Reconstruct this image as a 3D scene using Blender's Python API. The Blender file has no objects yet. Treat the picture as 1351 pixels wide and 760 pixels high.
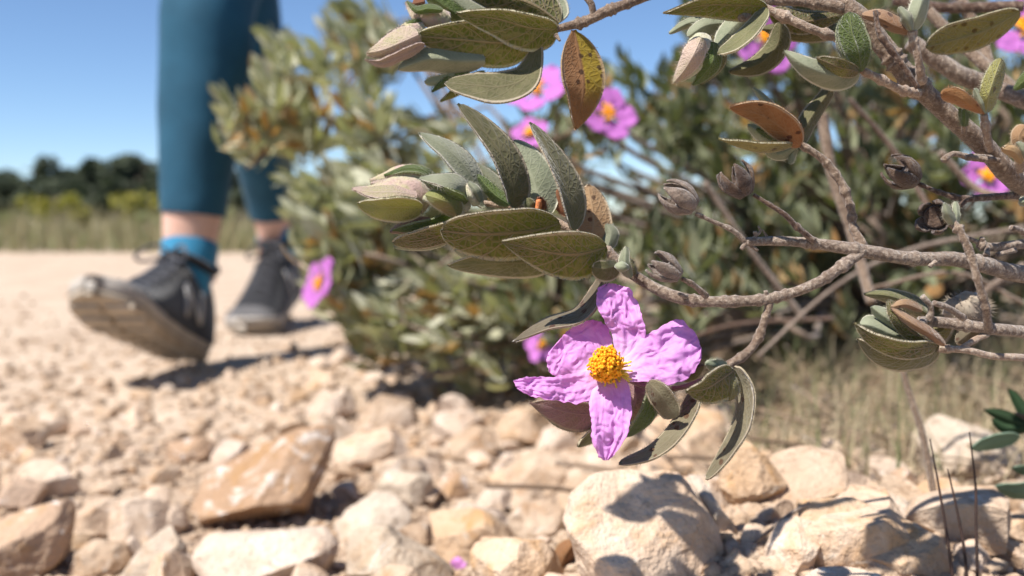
import bpy, math, random
import numpy as np
from mathutils import Vector, Matrix, noise
random.seed(11); np.random.seed(11)
R = math.radians
scn = bpy.context.scene
COL = scn.collection

# ---------------------------------------------------------------- camera
CAMZ = 0.20; PITCH = 3.92; F = 35 / 36 * 1351
CAM = Vector((0, 0, CAMZ))
fw = Vector((0, math.cos(R(PITCH)), -math.sin(R(PITCH))))
up = Vector((0, math.sin(R(PITCH)), math.cos(R(PITCH))))
rt = Vector((1, 0, 0))
D0 = 0.28
def P(x, y, d=D0):
    return CAM + fw * d + rt * ((x - 675.5) / F * d) + up * ((380 - y) / F * d)

cd = bpy.data.cameras.new('camera'); cam = bpy.data.objects.new('camera', cd); COL.objects.link(cam)
cd.lens = 35; cd.sensor_width = 36; cd.clip_start = 0.01; cd.clip_end = 2000
cam.location = CAM; cam.rotation_euler = (R(90 - PITCH), 0, 0)
cd.dof.use_dof = True; cd.dof.focus_distance = 0.277
cd.dof.aperture_fstop = 10.2; cd.dof.aperture_blades = 7
scn.camera = cam

# ---------------------------------------------------------------- light
L = Vector((-0.42, -0.34, 0.84)).normalized()
el = math.asin(L.z); az = math.atan2(L.x, L.y)
w = bpy.data.worlds.new('World'); scn.world = w; w.use_nodes = True
nt = w.node_tree; bg = nt.nodes['Background']
sky = nt.nodes.new('ShaderNodeTexSky'); sky.sky_type = 'NISHITA'; sky.sun_disc = False
sky.sun_elevation = el; sky.sun_rotation = az; sky.air_density = 1.0; sky.dust_density = 0.0; sky.altitude = 2500; sky.ozone_density = 5.0
nt.links.new(sky.outputs[0], bg.inputs[0]); bg.inputs[1].default_value = 0.09
sl = bpy.data.lights.new('sun', 'SUN'); sl.energy = 5.0; sl.angle = R(0.5); sl.color = (1, 0.955, 0.90)
so = bpy.data.objects.new('sun', sl); COL.objects.link(so); so.rotation_euler = (-L).to_track_quat('-Z', 'Y').to_euler()
so.location = (-2, -2, 5)
vs = scn.view_settings; vs.view_transform = 'Standard'; vs.look = 'None'; vs.exposure = 0.76; vs.gamma = 1
scn.cycles.max_bounces = 8; scn.cycles.use_denoising = True

# ---------------------------------------------------------------- materials
class NT:
    def __init__(s, name):
        s.m = bpy.data.materials.new(name); s.m.use_nodes = True
        s.t = s.m.node_tree; s.b = s.t.nodes['Principled BSDF']; s.out = s.t.nodes['Material Output']
    def n(s, typ, **k):
        o = s.t.nodes.new(typ)
        for a, v in k.items(): setattr(o, a, v)
        return o
    def l(s, a, b): s.t.links.new(a, b)
    def val(s, sock, v):
        if hasattr(v, 'is_linked') or hasattr(v, 'node'): s.l(v, sock)
        elif isinstance(v, (tuple, list)): sock.default_value = (*v, 1) if len(v) == 3 and sock.type == 'RGBA' else v
        else: sock.default_value = v
    def math(s, op, a, b=0.0, c=0.0, clamp=False):
        o = s.n('ShaderNodeMath', operation=op, use_clamp=clamp)
        for i, v in enumerate((a, b, c)): s.val(o.inputs[i], v)
        return o.outputs[0]
    def mix(s, f, a, b, mode='MIX'):
        o = s.n('ShaderNodeMix', data_type='RGBA', blend_type=mode)
        s.val(o.inputs[0], f); s.val(o.inputs[6], a); s.val(o.inputs[7], b)
        return o.outputs[2]
    def ramp(s, f, lo, hi, a=0.0, b=1.0):
        o = s.n('ShaderNodeMapRange', interpolation_type='SMOOTHSTEP')
        s.val(o.inputs[0], f)
        for i, v in zip((1, 2, 3, 4), (lo, hi, a, b)): o.inputs[i].default_value = v
        return o.outputs[0]
    def noise(s, vec, scale, detail=4, rough=.6, dist=0.0):
        o = s.n('ShaderNodeTexNoise'); s.l(vec, o.inputs['Vector'])
        o.inputs['Scale'].default_value = scale; o.inputs['Detail'].default_value = detail
        o.inputs['Roughness'].default_value = rough; o.inputs['Distortion'].default_value = dist
        return o.outputs[0]
    def vor(s, vec, scale, feature='F1', out=0, rnd=1.0):
        o = s.n('ShaderNodeTexVoronoi', feature=feature); s.l(vec, o.inputs['Vector'])
        o.inputs['Scale'].default_value = scale; o.inputs['Randomness'].default_value = rnd
        return o.outputs[out]
    def obj(s): return s.n('ShaderNodeTexCoord').outputs['Object']
    def pos(s): return s.n('ShaderNodeNewGeometry').outputs['Position']
    def rnd(s): return s.n('ShaderNodeObjectInfo').outputs['Random']
    def bump(s, h, strength=.5, dist=.001):
        o = s.n('ShaderNodeBump'); o.inputs['Strength'].default_value = strength; o.inputs['Distance'].default_value = dist
        s.l(h, o.inputs['Height']); s.l(o.outputs[0], s.b.inputs['Normal']); return o.outputs[0]
    def base(s, c, rough=.8, sheen=0, spec=.3):
        s.val(s.b.inputs['Base Color'], c); s.b.inputs['Roughness'].default_value = rough
        s.b.inputs['Sheen Weight'].default_value = sheen; s.b.inputs['Specular IOR Level'].default_value = spec
        if sheen: s.b.inputs['Sheen Roughness'].default_value = .4
    def translucent(s, c, f, normal=None):
        t = s.n('ShaderNodeBsdfTranslucent'); s.val(t.inputs[0], c)
        if normal is not None: s.l(normal, t.inputs['Normal'])
        m = s.n('ShaderNodeMixShader'); m.inputs[0].default_value = f
        s.l(s.b.outputs[0], m.inputs[1]); s.l(t.outputs[0], m.inputs[2]); s.l(m.outputs[0], s.out.inputs[0])

def leaf_mat(name, base, dark, vein, rim, tc, tf=.4, spot=None, veinstr=1.0, sheen=.35, blotch=None, half=False):
    """felted leaf: u runs base to tip, v runs edge to edge (0..1)"""
    m = NT(name)
    uv = m.n('ShaderNodeUVMap').outputs[0]
    sp = m.n('ShaderNodeSeparateXYZ'); m.l(uv, sp.inputs[0]); u, v = sp.outputs[0], sp.outputs[1]
    rn = m.rnd()
    av = m.math('ABSOLUTE', m.math('MULTIPLY_ADD', v, 2.0, -1.0))
    ob = m.obj()
    wob = m.math('MULTIPLY', m.math('SUBTRACT', m.noise(ob, 260, 2), .5), .06)
    av2 = m.math('ADD', av, wob)
    mid = m.ramp(av2, .02, .10, 1, 0)
    # side veins run towards the tip
    saw = m.math('FRACT', m.math('SUBTRACT', m.math('MULTIPLY', u, 6.5), m.math('MULTIPLY', av2, 1.7)))
    tri = m.math('ABSOLUTE', m.math('SUBTRACT', saw, .5))
    side = m.ramp(tri, .39, .48, 0, 1)
    cmb = m.n('ShaderNodeCombineXYZ'); m.l(m.math('MULTIPLY', u, 21), cmb.inputs[0]); m.l(m.math('MULTIPLY', v, 6.5), cmb.inputs[1]); m.l(m.math('MULTIPLY', rn, 30), cmb.inputs[2])
    net = m.ramp(m.vor(cmb.outputs[0], 1.0, 'DISTANCE_TO_EDGE'), .02, .24, 1, 0)
    vv = m.math('MAXIMUM', mid, m.math('MAXIMUM', m.math('MULTIPLY', side, .85), m.math('MULTIPLY', net, .5)))
    fine = m.noise(ob, 900, 3, .7)
    patch = m.noise(ob, 120, 3, .55)
    c = m.mix(m.ramp(patch, .35, .65), dark, base)
    c = m.mix(m.math('MULTIPLY', vv, .8 * veinstr), c, vein)
    if blotch and half: c = m.mix(m.math('MULTIPLY', m.ramp(m.math('ADD', v, wob), .52, .58), m.ramp(u, .55, .85, 1, 0)), c, blotch)
    elif blotch: c = m.mix(m.ramp(m.noise(ob, 75, 2), .52, .68), c, blotch)
    if spot:
        so_ = m.n('ShaderNodeSeparateColor'); m.l(m.vor(ob, 330, 'F1', 1), so_.inputs[0])
        s_ = m.ramp(m.math('ADD', m.vor(ob, 330), m.math('MULTIPLY', m.noise(ob, 1500, 2), .25)), .36, .46, 1, 0)
        s_ = m.math('MULTIPLY', s_, m.ramp(so_.outputs[0], .50, .56))
        c = m.mix(m.math('MULTIPLY', s_, .85), c, spot)
    edge = m.ramp(av2, .82, .93)
    c = m.mix(m.math('MULTIPLY', edge, .9), c, rim)
    c = m.mix(m.ramp(fine, .5, .8, 0, .13), c, rim)
    hv = m.n('ShaderNodeHueSaturation'); m.l(c, hv.inputs['Color'])
    m.l(m.ramp(rn, 0, 1, .82, 1.15), hv.inputs['Value']); m.l(m.ramp(rn, 0, 1, .49, .51), hv.inputs['Hue'])
    c = hv.outputs[0]
    m.base(c, .75, sheen, .2)
    h = m.math('ADD', m.math('MULTIPLY', vv, .8), m.math('MULTIPLY', fine, .5))
    nb = m.bump(h, .7 * veinstr, .0009)
    m.translucent(m.mix(m.math('MULTIPLY', vv, .5), tc, vein), tf, nb)
    return m.m

M = {}
M['leaf'] = leaf_mat('felted_leaf', (.165, .165, .05), (.09, .10, .028), (.36, .26, .15), (.62, .54, .40), (.38, .40, .03), .42, veinstr=1.2)
M['leaf_grey'] = leaf_mat('grey_leaf', (.29, .30, .20), (.20, .215, .135), (.36, .35, .25), (.58, .54, .42), (.27, .31, .10), .24, veinstr=.3, sheen=.5)
M['leaf_olive'] = leaf_mat('olive_leaf', (.165, .16, .07), (.115, .115, .048), (.27, .225, .13), (.56, .48, .34), (.28, .27, .05), .28, veinstr=.5, sheen=.45)
M['leaf_green'] = leaf_mat('young_leaf', (.14, .19, .055), (.10, .14, .035), (.22, .25, .10), (.42, .42, .28), (.34, .44, .05), .45)
M['leaf_brown'] = leaf_mat('dry_brown_leaf', (.34, .165, .075), (.26, .115, .05), (.38, .21, .11), (.48, .34, .22), (.42, .15, .03), .35, spot=(.03, .018, .013), veinstr=.45)
M['leaf_halfdead'] = leaf_mat('half_dead_leaf', (.33, .16, .075), (.27, .125, .055), (.36, .2, .1), (.45, .32, .2), (.44, .25, .02), .4, spot=(.03, .018, .013), blotch=(.36, .25, .03), half=True, veinstr=.45)
M['leaf_tan'] = leaf_mat('tan_leaf', (.42, .27, .15), (.34, .2, .1), (.44, .3, .18), (.52, .4, .27), (.4, .2, .06), .3, spot=(.06, .03, .02), veinstr=.5)
M['leaf_yellow'] = leaf_mat('yellow_leaf', (.34, .31, .10), (.28, .25, .08), (.38, .34, .17), (.5, .46, .32), (.45, .36, .05), .35, spot=(.1, .05, .02))
M['leaf_drooping'] = leaf_mat('spotted_leaf', (.17, .145, .09), (.125, .10, .06), (.20, .165, .11), (.36, .29, .2), (.2, .16, .05), .18, spot=(.07, .025, .012), veinstr=.5)
M['bud_sepal'] = leaf_mat('pink_bud_sepal', (.46, .33, .27), (.37, .33, .18), (.56, .42, .36), (.60, .47, .40), (.45, .36, .2), .3, veinstr=.7)
M['sepal_purple'] = leaf_mat('purple_sepal', (.30, .17, .17), (.24, .16, .11), (.36, .24, .22), (.42, .33, .22), (.28, .16, .08), .25, veinstr=.6)
M['sepal'] = leaf_mat('green_sepal', (.27, .28, .10), (.2, .2, .06), (.36, .31, .15), (.52, .45, .34), (.45, .44, .06), .42, veinstr=.5, blotch=(.36, .24, .15))

def petal_mat(name='lilac_petal', c1=(.86, .44, .83), c2=(.73, .28, .71), pale=(.93, .73, .92)):
    m = NT(name)
    uv = m.n('ShaderNodeUVMap').outputs[0]
    sp = m.n('ShaderNodeSeparateXYZ'); m.l(uv, sp.inputs[0]); u, v = sp.outputs[0], sp.outputs[1]
    ob = m.obj()
    cmb = m.n('ShaderNodeCombineXYZ'); m.l(m.math('MULTIPLY', u, 2.2), cmb.inputs[0]); m.l(m.math('MULTIPLY', v, 34), cmb.inputs[1])
    streak = m.noise(cmb.outputs[0], 1.0, 3, .6)
    c = m.mix(m.ramp(streak, .38, .62, 0, .3), c1, c2)
    c = m.mix(m.ramp(m.noise(ob, 150, 3), .55, .8, 0, .2), c, c2)
    c = m.mix(m.ramp(m.math('ADD', u, m.math('MULTIPLY', streak, .18)), .12, .52, .85, 0), c, pale)
    c = m.mix(m.ramp(u, .03, .15, 1, 0), c, (.85, .62, .16))
    m.base(c, .6, .25, .25)
    cr = m.noise(ob, 520, 4, .6)
    w_ = m.math('ABSOLUTE', m.math('SUBTRACT', m.noise(ob, 330, 3, .55, .4), .5))
    nb = m.bump(m.math('ADD', m.math('MULTIPLY', w_, 2.2), m.math('MULTIPLY', cr, .3)), .22, .0006)
    m.translucent(m.mix(.5, c, c2), .45, nb)
    return m.m
M['petal'] = petal_mat()
M['petal_far'] = petal_mat('deep_lilac_petal', (.66, .24, .65), (.52, .14, .52), (.80, .46, .78))

def simple(name, c1, c2, scale, rough=.8, sheen=0, bs=.5, bd=.001, spec=.3, detail=4, lo=.35, hi=.65, bscale=None):
    m = NT(name); ob = m.obj()
    n1 = m.noise(ob, scale, detail)
    m.base(m.mix(m.ramp(n1, lo, hi), c1, c2), rough, sheen, spec)
    m.bump(m.noise(ob, bscale or scale * 3, 5, .7), bs, bd)
    return m.m
M['anther'] = simple('orange_anther', (.95, .35, .006), (.99, .47, .015), 700, .6)
M['filament'] = simple('yellow_filament', (.85, .55, .05), (.9, .66, .12), 300, .5)
M['bud'] = simple('felted_pink_bud', (.43, .30, .255), (.43, .38, .22), 260, .9, .5, .8, .0008, .1, bscale=700)
M['bud_green'] = simple('pale_green_bud', (.42, .42, .26), (.5, .42, .33), 110, .9, .5, .6, .0008, .1, bscale=700)
M['fuzz'] = simple('grey_brown_fuzz', (.22, .17, .13), (.34, .28, .21), 200, .95, .5, .3, .0005, .05)

def bark_mat(name, c1, c2, c3, scale=140):
    m = NT(name); ob = m.obj()
    n1 = m.noise(ob, scale, 5, .65); n2 = m.noise(ob, scale * .28, 3)
    c = m.mix(m.ramp(n1, .35, .65), c1, c2)
    c = m.mix(m.ramp(n2, .5, .72, 0, .8), c, c3)
    n3 = m.noise(ob, 850, 4, .75)
    c = m.mix(m.ramp(n3, .42, .62, .75, 0), c, c3)
    c = m.mix(m.ramp(n3, .55, .72, 0, .6), c, tuple(min(.6, x * 1.7) for x in c2))
    cr = m.vor(ob, scale * 4, 'F1')
    c = m.mix(m.ramp(cr, .1, .5, .35, 0), c, (.42, .33, .25))
    m.base(c, .9, .35, .15)
    m.bump(m.math('ADD', m.math('MULTIPLY', n3, 1.0), m.math('MULTIPLY', m.noise(ob, scale * 1.6, 4, .6), .9)), .8, .0012)
    return m.m
M['bark'] = bark_mat('felted_bark', (.225, .16, .115), (.32, .24, .175), (.14, .09, .06))
M['bark_grey'] = bark_mat('grey_bark', (.25, .19, .145), (.35, .28, .22), (.13, .085, .06))
M['bark_dark'] = bark_mat('dark_twig_bark', (.11, .065, .045), (.17, .11, .075), (.07, .04, .03))
M['bark_pale'] = bark_mat('pale_twig_bark', (.36, .26, .19), (.46, .345, .26), (.24, .16, .11))
M['capsule'] = simple('dry_capsule', (.055, .03, .02), (.125, .075, .045), 320, .8, .3, 1.0, .0012)
M['capsule_grey'] = simple('grey_capsule', (.13, .09, .065), (.25, .185, .14), 320, .85, .4, 1.0, .0012, bscale=900)

def stone_mat(name, a, b, stain, white=(.66, .62, .56), wl=.60, scale=1.0):
    m = NT(name); ob = m.pos(); rn = m.rnd()
    ad = m.n('ShaderNodeVectorMath', operation='ADD'); m.l(ob, ad.inputs[0])
    cb = m.n('ShaderNodeCombineXYZ'); m.l(m.math('MULTIPLY', rn, 9.0), cb.inputs[0]); m.l(cb.outputs[0], ad.inputs[1]); v = ad.outputs[0]
    n1 = m.noise(v, 28 * scale, 6, .62, .3); n2 = m.noise(v, 55 * scale, 5, .65, .5); n3 = m.noise(v, 400 * scale, 4, .7)
    c = m.mix(m.ramp(n1, .36, .64), a, b)
    c = m.mix(m.ramp(n2, .5, .7, 0, .75), c, stain)
    c = m.mix(m.ramp(m.noise(v, 40 * scale, 6, .7, 1.2), wl, wl + .07, 0, .7), c, white)
    c = m.mix(m.ramp(n3, .5, .72, 0, .4), c, (.26, .19, .13))
    c = m.mix(m.ramp(m.noise(v, 120 * scale, 5, .7, .8), .54, .66, 0, .45), c, (.30, .20, .125))
    hv = m.n('ShaderNodeHueSaturation'); m.l(c, hv.inputs['Color']); m.l(m.ramp(rn, 0, 1, .85, 1.1), hv.inputs['Value']); m.l(m.ramp(rn, 0, 1, 1.12, .85), hv.inputs['Saturation'])
    m.base(hv.outputs[0], .92, 0, .15)
    h = m.math('ADD', n1, m.math('ADD', m.math('MULTIPLY', n2, .5), m.math('MULTIPLY', n3, .12)))
    m.bump(h, .9, .008)
    return m.m
M['stone'] = stone_mat('limestone', (.48, .355, .255), (.565, .445, .34), (.42, .26, .15))
M['stone_warm'] = stone_mat('warm_limestone', (.52, .36, .235), (.59, .45, .33), (.48, .28, .13), (.66, .58, .47))
M['stone_grey'] = stone_mat('grey_limestone', (.47, .38, .295), (.55, .455, .355), (.40, .28, .175))
M['stone_brown'] = stone_mat('brown_limestone', (.37, .235, .145), (.44, .30, .20), (.40, .235, .11), (.70, .64, .58), .555)

def ground_mat():
    m = NT('dirt_path'); p = m.pos()
    sp = m.n('ShaderNodeSeparateXYZ'); m.l(p, sp.inputs[0])
    n1 = m.noise(p, 6, 5); n2 = m.noise(p, 45, 6, .7)
    peb = m.vor(p, 60, 'F1'); pc = m.vor(p, 60, 'F1', 1)
    c = m.mix(m.ramp(n1, .35, .65), (.43, .33, .245), (.51, .405, .31))
    c = m.mix(m.ramp(n2, .45, .7, 0, .6), c, (.36, .245, .165))
    sc = m.n('ShaderNodeSeparateColor'); m.l(pc, sc.inputs[0])
    c = m.mix(m.math('MULTIPLY', m.ramp(peb, .25, .45, 1, 0), m.ramp(sc.outputs[0], .4, .9, 0, .7)), c, (.58, .46, .35))
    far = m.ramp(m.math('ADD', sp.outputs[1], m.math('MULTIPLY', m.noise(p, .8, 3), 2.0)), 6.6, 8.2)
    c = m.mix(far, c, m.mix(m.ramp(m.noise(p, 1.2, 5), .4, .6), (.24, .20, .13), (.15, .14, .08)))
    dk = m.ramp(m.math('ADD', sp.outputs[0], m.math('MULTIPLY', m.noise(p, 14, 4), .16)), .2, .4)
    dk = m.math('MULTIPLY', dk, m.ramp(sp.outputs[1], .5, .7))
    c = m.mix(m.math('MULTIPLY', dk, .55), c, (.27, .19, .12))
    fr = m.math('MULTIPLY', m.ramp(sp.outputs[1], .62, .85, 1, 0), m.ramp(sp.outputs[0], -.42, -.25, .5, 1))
    c = m.mix(m.math('MULTIPLY', fr, .6), c, (.26, .175, .115))  # front soil coloured darker brown to stand in for shadowed gaps between rocks
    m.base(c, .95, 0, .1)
    m.bump(m.math('ADD', n2, m.math('MULTIPLY', m.ramp(peb, .2, .5, 1, 0), .5)), .7, .006)
    return m.m
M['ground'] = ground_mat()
def foliage_mat(name, c1, c2, tc, tf=.3, sc=30, sheen=.2):
    m = NT(name); p = m.obj()
    uv = m.n('ShaderNodeUVMap').outputs[0]; sp = m.n('ShaderNodeSeparateXYZ'); m.l(uv, sp.inputs[0])
    c = m.mix(sp.outputs[0], c1, c2)
    c = m.mix(m.ramp(m.noise(p, sc, 3), .5, .75, 0, .6), c, tuple(.6 * a + .4 * b for a, b in zip(c1, c2)))
    m.base(c, .75, sheen, .25); m.translucent(tc, tf); return m.m
M['bush_leaf'] = foliage_mat('shrub_foliage', (.23, .24, .12), (.58, .56, .42), (.38, .40, .12), .32)
M['bush_dark'] = foliage_mat('dark_shrub_foliage', (.085, .10, .04), (.30, .31, .19), (.17, .21, .04), .26)
M['bush_dead'] = foliage_mat('dead_shrub_leaves', (.30, .16, .06), (.42, .30, .15), (.42, .24, .05), .35)
M['pine'] = foliage_mat('pine_needles', (.04, .052, .03), (.07, .085, .045), (.05, .07, .02), .15, 2)
M['broom'] = foliage_mat('yellow_broom', (.12, .125, .05), (.36, .31, .05), (.3, .3, .02), .3, 8)
M['drygrass'] = foliage_mat('dry_grass', (.36, .28, .17), (.56, .46, .31), (.3, .24, .1), .3, 8)
M['greengrass'] = foliage_mat('green_grass', (.13, .16, .065), (.28, .28, .15), (.2, .26, .05), .3, 8)
M['verge'] = foliage_mat('verge_grass', (.23, .20, .10), (.38, .32, .18), (.2, .18, .08), .3, 8)
M['litter'] = foliage_mat('twig_litter', (.16, .105, .065), (.30, .215, .145), (.2, .14, .08), .1, 8)
M['stalk'] = simple('dark_stalk', (.035, .022, .018), (.06, .035, .028), 90, .6)
M['sprig'] = leaf_mat('smooth_green_leaf', (.035, .07, .03), (.028, .055, .024), (.06, .1, .05), (.06, .1, .05), (.05, .12, .03), .2, sheen=0, veinstr=.4)
M['sprig_pale'] = leaf_mat('blue_green_leaf', (.16, .24, .16), (.13, .2, .13), (.2, .28, .2), (.2, .28, .2), (.1, .2, .08), .2, sheen=0, veinstr=.4)
def cloth(name, c, rough=.85, sheen=.3, sc=900):
    m = NT(name); ob = m.obj(); n1 = m.noise(ob, 18, 3)
    m.base(m.mix(m.ramp(n1, .3, .7), c, tuple(x * .8 for x in c)), rough, sheen, .25)
    m.bump(m.noise(ob, sc, 2), .4, .0006); return m.m
M['legging'] = cloth('teal_legging', (.019, .085, .14), .75, .04)
M['sock'] = cloth('blue_sock', (.035, .21, .36)); M['shoe'] = cloth('black_mesh', (.018, .018, .021), .8, .3, 500)
M['toe'] = cloth('grey_toe', (.11, .105, .105), .8, .2); M['lace'] = cloth('dark_lace', (.06, .06, .07)); M['logo'] = cloth('silver_grey_mark', (.42, .4, .38), .5, 0)
M['shirt'] = cloth('grey_top', (.2, .2, .22)); M['hair'] = simple('brown_hair', (.05, .03, .02), (.09, .05, .03), 60, .5)
m = NT('rubber_sole'); ob = m.obj(); n1 = m.noise(ob, 40, 4)
m.base(m.mix(m.ramp(n1, .35, .65), (.30, .25, .19), (.40, .335, .26)), .85, 0, .25); m.bump(n1, .3, .002); M['sole'] = m.m
M['midsole'] = simple('dusty_midsole', (.30, .27, .24), (.40, .36, .31), 40, .85)
m = NT('skin'); ob = m.obj(); m.base(m.mix(m.ramp(m.noise(ob, 30, 3), .35, .65), (.60, .36, .27), (.66, .42, .33)), .5, 0, .35)
m.b.inputs['Subsurface Weight'].default_value = .15; m.b.inputs['Subsurface Radius'].default_value = (.01, .004, .002); M['skin'] = m.m

# ---------------------------------------------------------------- object helpers
WLOC = {}
def tag(o, label=None, cat=None, group=None, kind=None):
    if label: o['label'] = label
    if cat: o['category'] = cat
    if group: o['group'] = group
    if kind: o['kind'] = kind
    return o
def empty(name, loc, label, cat, group=None):
    o = bpy.data.objects.new(name, None); COL.objects.link(o); o.location = loc; o.empty_display_size = .02
    WLOC[o.name] = Vector(loc); return tag(o, label, cat, group)
def build(name, verts, faces, mat, parent=None, uv=None, smooth=True, solid=0, label=None, origin=None):
    v = np.array([tuple(a) for a in verts], dtype=float)
    if parent is not None: org = np.array(WLOC[parent.name])
    elif origin is not None: org = np.array(origin, dtype=float)
    else: org = np.array([v[:, 0].mean(), v[:, 1].mean(), v[:, 2].min()])
    me = bpy.data.meshes.new(name); me.from_pydata((v - org).tolist(), [], [tuple(f) for f in faces])
    mats = mat if isinstance(mat, list) else [mat]
    for m_ in mats: me.materials.append(m_)
    if smooth: me.polygons.foreach_set('use_smooth', [True] * len(me.polygons))
    if uv is not None:
        lay = me.uv_layers.new(name='UVMap'); li = np.zeros(len(me.loops), dtype=int); me.loops.foreach_get('vertex_index', li)
        lay.data.foreach_set('uv', np.array(uv, dtype=float)[li].ravel())
    me.update()
    o = bpy.data.objects.new(name, me); COL.objects.link(o)
    if parent is not None: o.parent = parent
    else: o.location = org
    WLOC[o.name] = Vector(org)
    if solid:
        md = o.modifiers.new('thickness', 'SOLIDIFY'); md.thickness = solid; md.offset = 0
    if label: o['label'] = label
    return o
def grid_faces(nu, nv, off=0, wrap=False):
    f = []
    for i in range(nu - 1):
        for j in range(nv if wrap else nv - 1):
            j2 = (j + 1) % nv
            f.append((off + i * nv + j, off + (i + 1) * nv + j, off + (i + 1) * nv + j2, off + i * nv + j2))
    return f
def spline(pts, n):
    """Catmull-Rom through rows of pts"""
    a = np.array(pts, dtype=float)
    if len(a) == 2: t = np.linspace(0, 1, n)[:, None]; return a[0] * (1 - t) + a[1] * t
    e = np.vstack([2 * a[0] - a[1], a, 2 * a[-1] - a[-2]])
    out = []
    for s in np.linspace(0, len(a) - 1 - 1e-9, n):
        i = int(s); t = s - i
        p0, p1, p2, p3 = e[i], e[i + 1], e[i + 2], e[i + 3]
        out.append(.5 * ((2 * p1) + (p2 - p0) * t + (2 * p0 - 5 * p1 + 4 * p2 - p3) * t * t + (3 * p1 - p0 - 3 * p2 + p3) * t ** 3))
    return np.array(out)
SEED = [0]
def leaf(parent, pts, a, b, ta, tb, mat='leaf', p=.55, q=.6, name='leaf', label=None, D=D0, wave=.35, solid=.0006, nu=42, nv=17, curl=0, hair=.0011):
    """pts: midrib (px, py, mm of depth) base to tip; a/b: half-widths in px on either side; ta/tb: mm by which each edge lies further away"""
    SEED[0] += 1
    pts = [tuple(q_) + (0,) * (3 - len(q_)) for q_ in pts]
    c = spline(pts, nu); d = np.gradient(c[:, :2], axis=0); d /= np.linalg.norm(d, axis=1)[:, None] + 1e-9
    u = np.linspace(0, 1, nu); q = q * 1.18
    um = p / (p + q); wmax = um ** p * (1 - um) ** q
    wd = np.maximum((u ** p * (1 - u) ** q) / wmax, .015)
    wd[0] = max(wd[0], .12)
    verts, uv = [], []
    for i in range(nu):
        for j in range(nv):
            v = -1 + 2 * j / (nv - 1)
            half = a if v > 0 else b; t = ta if v > 0 else tb
            k = abs(v) * half * wd[i] * (1 if v > 0 else -1)
            x = c[i, 0] + d[i, 1] * k; y = c[i, 1] - d[i, 0] * k
            z = c[i, 2] + t * abs(v) ** 1.25 * wd[i] + curl * max(0, abs(v) - .75) ** 1.0 * 4 * wd[i]
            nz = noise.noise(Vector((u[i] * 3.1, v * 1.3, SEED[0] * 7.3)))
            z += wave * nz * (.3 + abs(v))
            n2 = noise.noise(Vector((u[i] * 5, 3.3 * (1 if v > 0 else -1), SEED[0] * 3.7))) * abs(v) ** 4
            x += d[i, 1] * n2 * 1.3; y -= d[i, 0] * n2 * 1.3
            verts.append(P(x, y, D + z / 1000)); uv.append((u[i], (v + 1) / 2))
    g = np.array([tuple(x_) for x_ in verts]).reshape(nu, nv, 3)
    tu = np.gradient(g, axis=0); tv = np.gradient(g, axis=1); nn = np.cross(tu, tv); nn /= np.linalg.norm(nn, axis=2)[:, :, None] + 1e-12
    V = np.concatenate([(g + nn * solid / 2).reshape(-1, 3), (g - nn * solid / 2).reshape(-1, 3)]); N = nu * nv
    Fc = grid_faces(nu, nv) + [tuple(reversed([k + N for k in f_])) for f_ in grid_faces(nu, nv)]
    ring = [i * nv for i in range(nu)] + [(nu - 1) * nv + j for j in range(1, nv)] + [i * nv + nv - 1 for i in range(nu - 2, -1, -1)] + [j for j in range(nv - 2, 0, -1)]
    for k in range(len(ring)):
        a_, b_ = ring[k], ring[(k + 1) % len(ring)]; Fc.append((a_, b_, b_ + N, a_ + N))
    V = [tuple(x_) for x_ in V]; uv = uv + uv; rh = random.Random(SEED[0])
    if hair:
        for i in range(1, nu):
            for j in (0, nv - 1):
                out = g[i, j] - g[i, nv // 2]; out /= np.linalg.norm(out) + 1e-12; al = tu[i, j] / (np.linalg.norm(tu[i, j]) + 1e-12)
                for off in (0, N, 0):
                    vi = i * nv + j + off; b0 = np.array(V[vi]); sh = al * rh.uniform(-.0003, .0003)
                    t_ = b0 + out * rh.uniform(.25, 1) * hair + al * rh.uniform(-.6, .9) * hair + nn[i, j] * rh.uniform(-.5, .5) * hair
                    V += [tuple(b0 + sh * .3 + al * .00007), tuple(t_)]; uv += [(.5, 1.0), (.5, 1.0)]; Fc.append((vi, len(V) - 2, len(V) - 1))
    return build(name, V, Fc, M[mat], parent, uv, label=label)

def tube_world(pts, rad, ns=12, rough=0.0, nodes=(), step=None, seed=0, cap=True):
    """closed tube through world points (n,3) with radii"""
    pts = np.array(pts, dtype=float); rad = np.array(rad, dtype=float); n = len(pts)
    t = np.gradient(pts, axis=0); t /= np.linalg.norm(t, axis=1)[:, None] + 1e-12
    ref = np.array((0.13, .31, .94)); nrm = np.cross(t[0], ref); nrm /= np.linalg.norm(nrm)
    V, U = [], []
    for i in range(n):
        nrm = nrm - t[i] * np.dot(nrm, t[i]); nrm /= np.linalg.norm(nrm) + 1e-12; bn = np.cross(t[i], nrm)
        for j in range(ns):
            an = 2 * math.pi * j / ns
            r = rad[i]
            if rough: 
                dv = math.cos(an) * nrm + math.sin(an) * bn
                q_ = Vector(pts[i] * .6 + dv * r * .8) / max(rad.mean(), 1e-5) * .9 + Vector((seed * 5.1, 0, 0))
                r *= 1 + rough * noise.noise(q_) + rough * .6 * noise.noise(q_ * 2.6)
            V.append(pts[i] + r * (math.cos(an) * nrm + math.sin(an) * bn)); U.append((i / (n - 1), j / ns))
    Fc = grid_faces(n, ns, 0, True)
    if cap:
        V.append(pts[0]); U.append((0, .5)); V.append(pts[-1]); U.append((1, .5))
        a, b = len(V) - 2, len(V) - 1
        for j in range(ns):
            Fc.append((a, j, (j + 1) % ns)); Fc.append((b, (n - 1) * ns + (j + 1) % ns, (n - 1) * ns + j))
    return V, Fc, U
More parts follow.
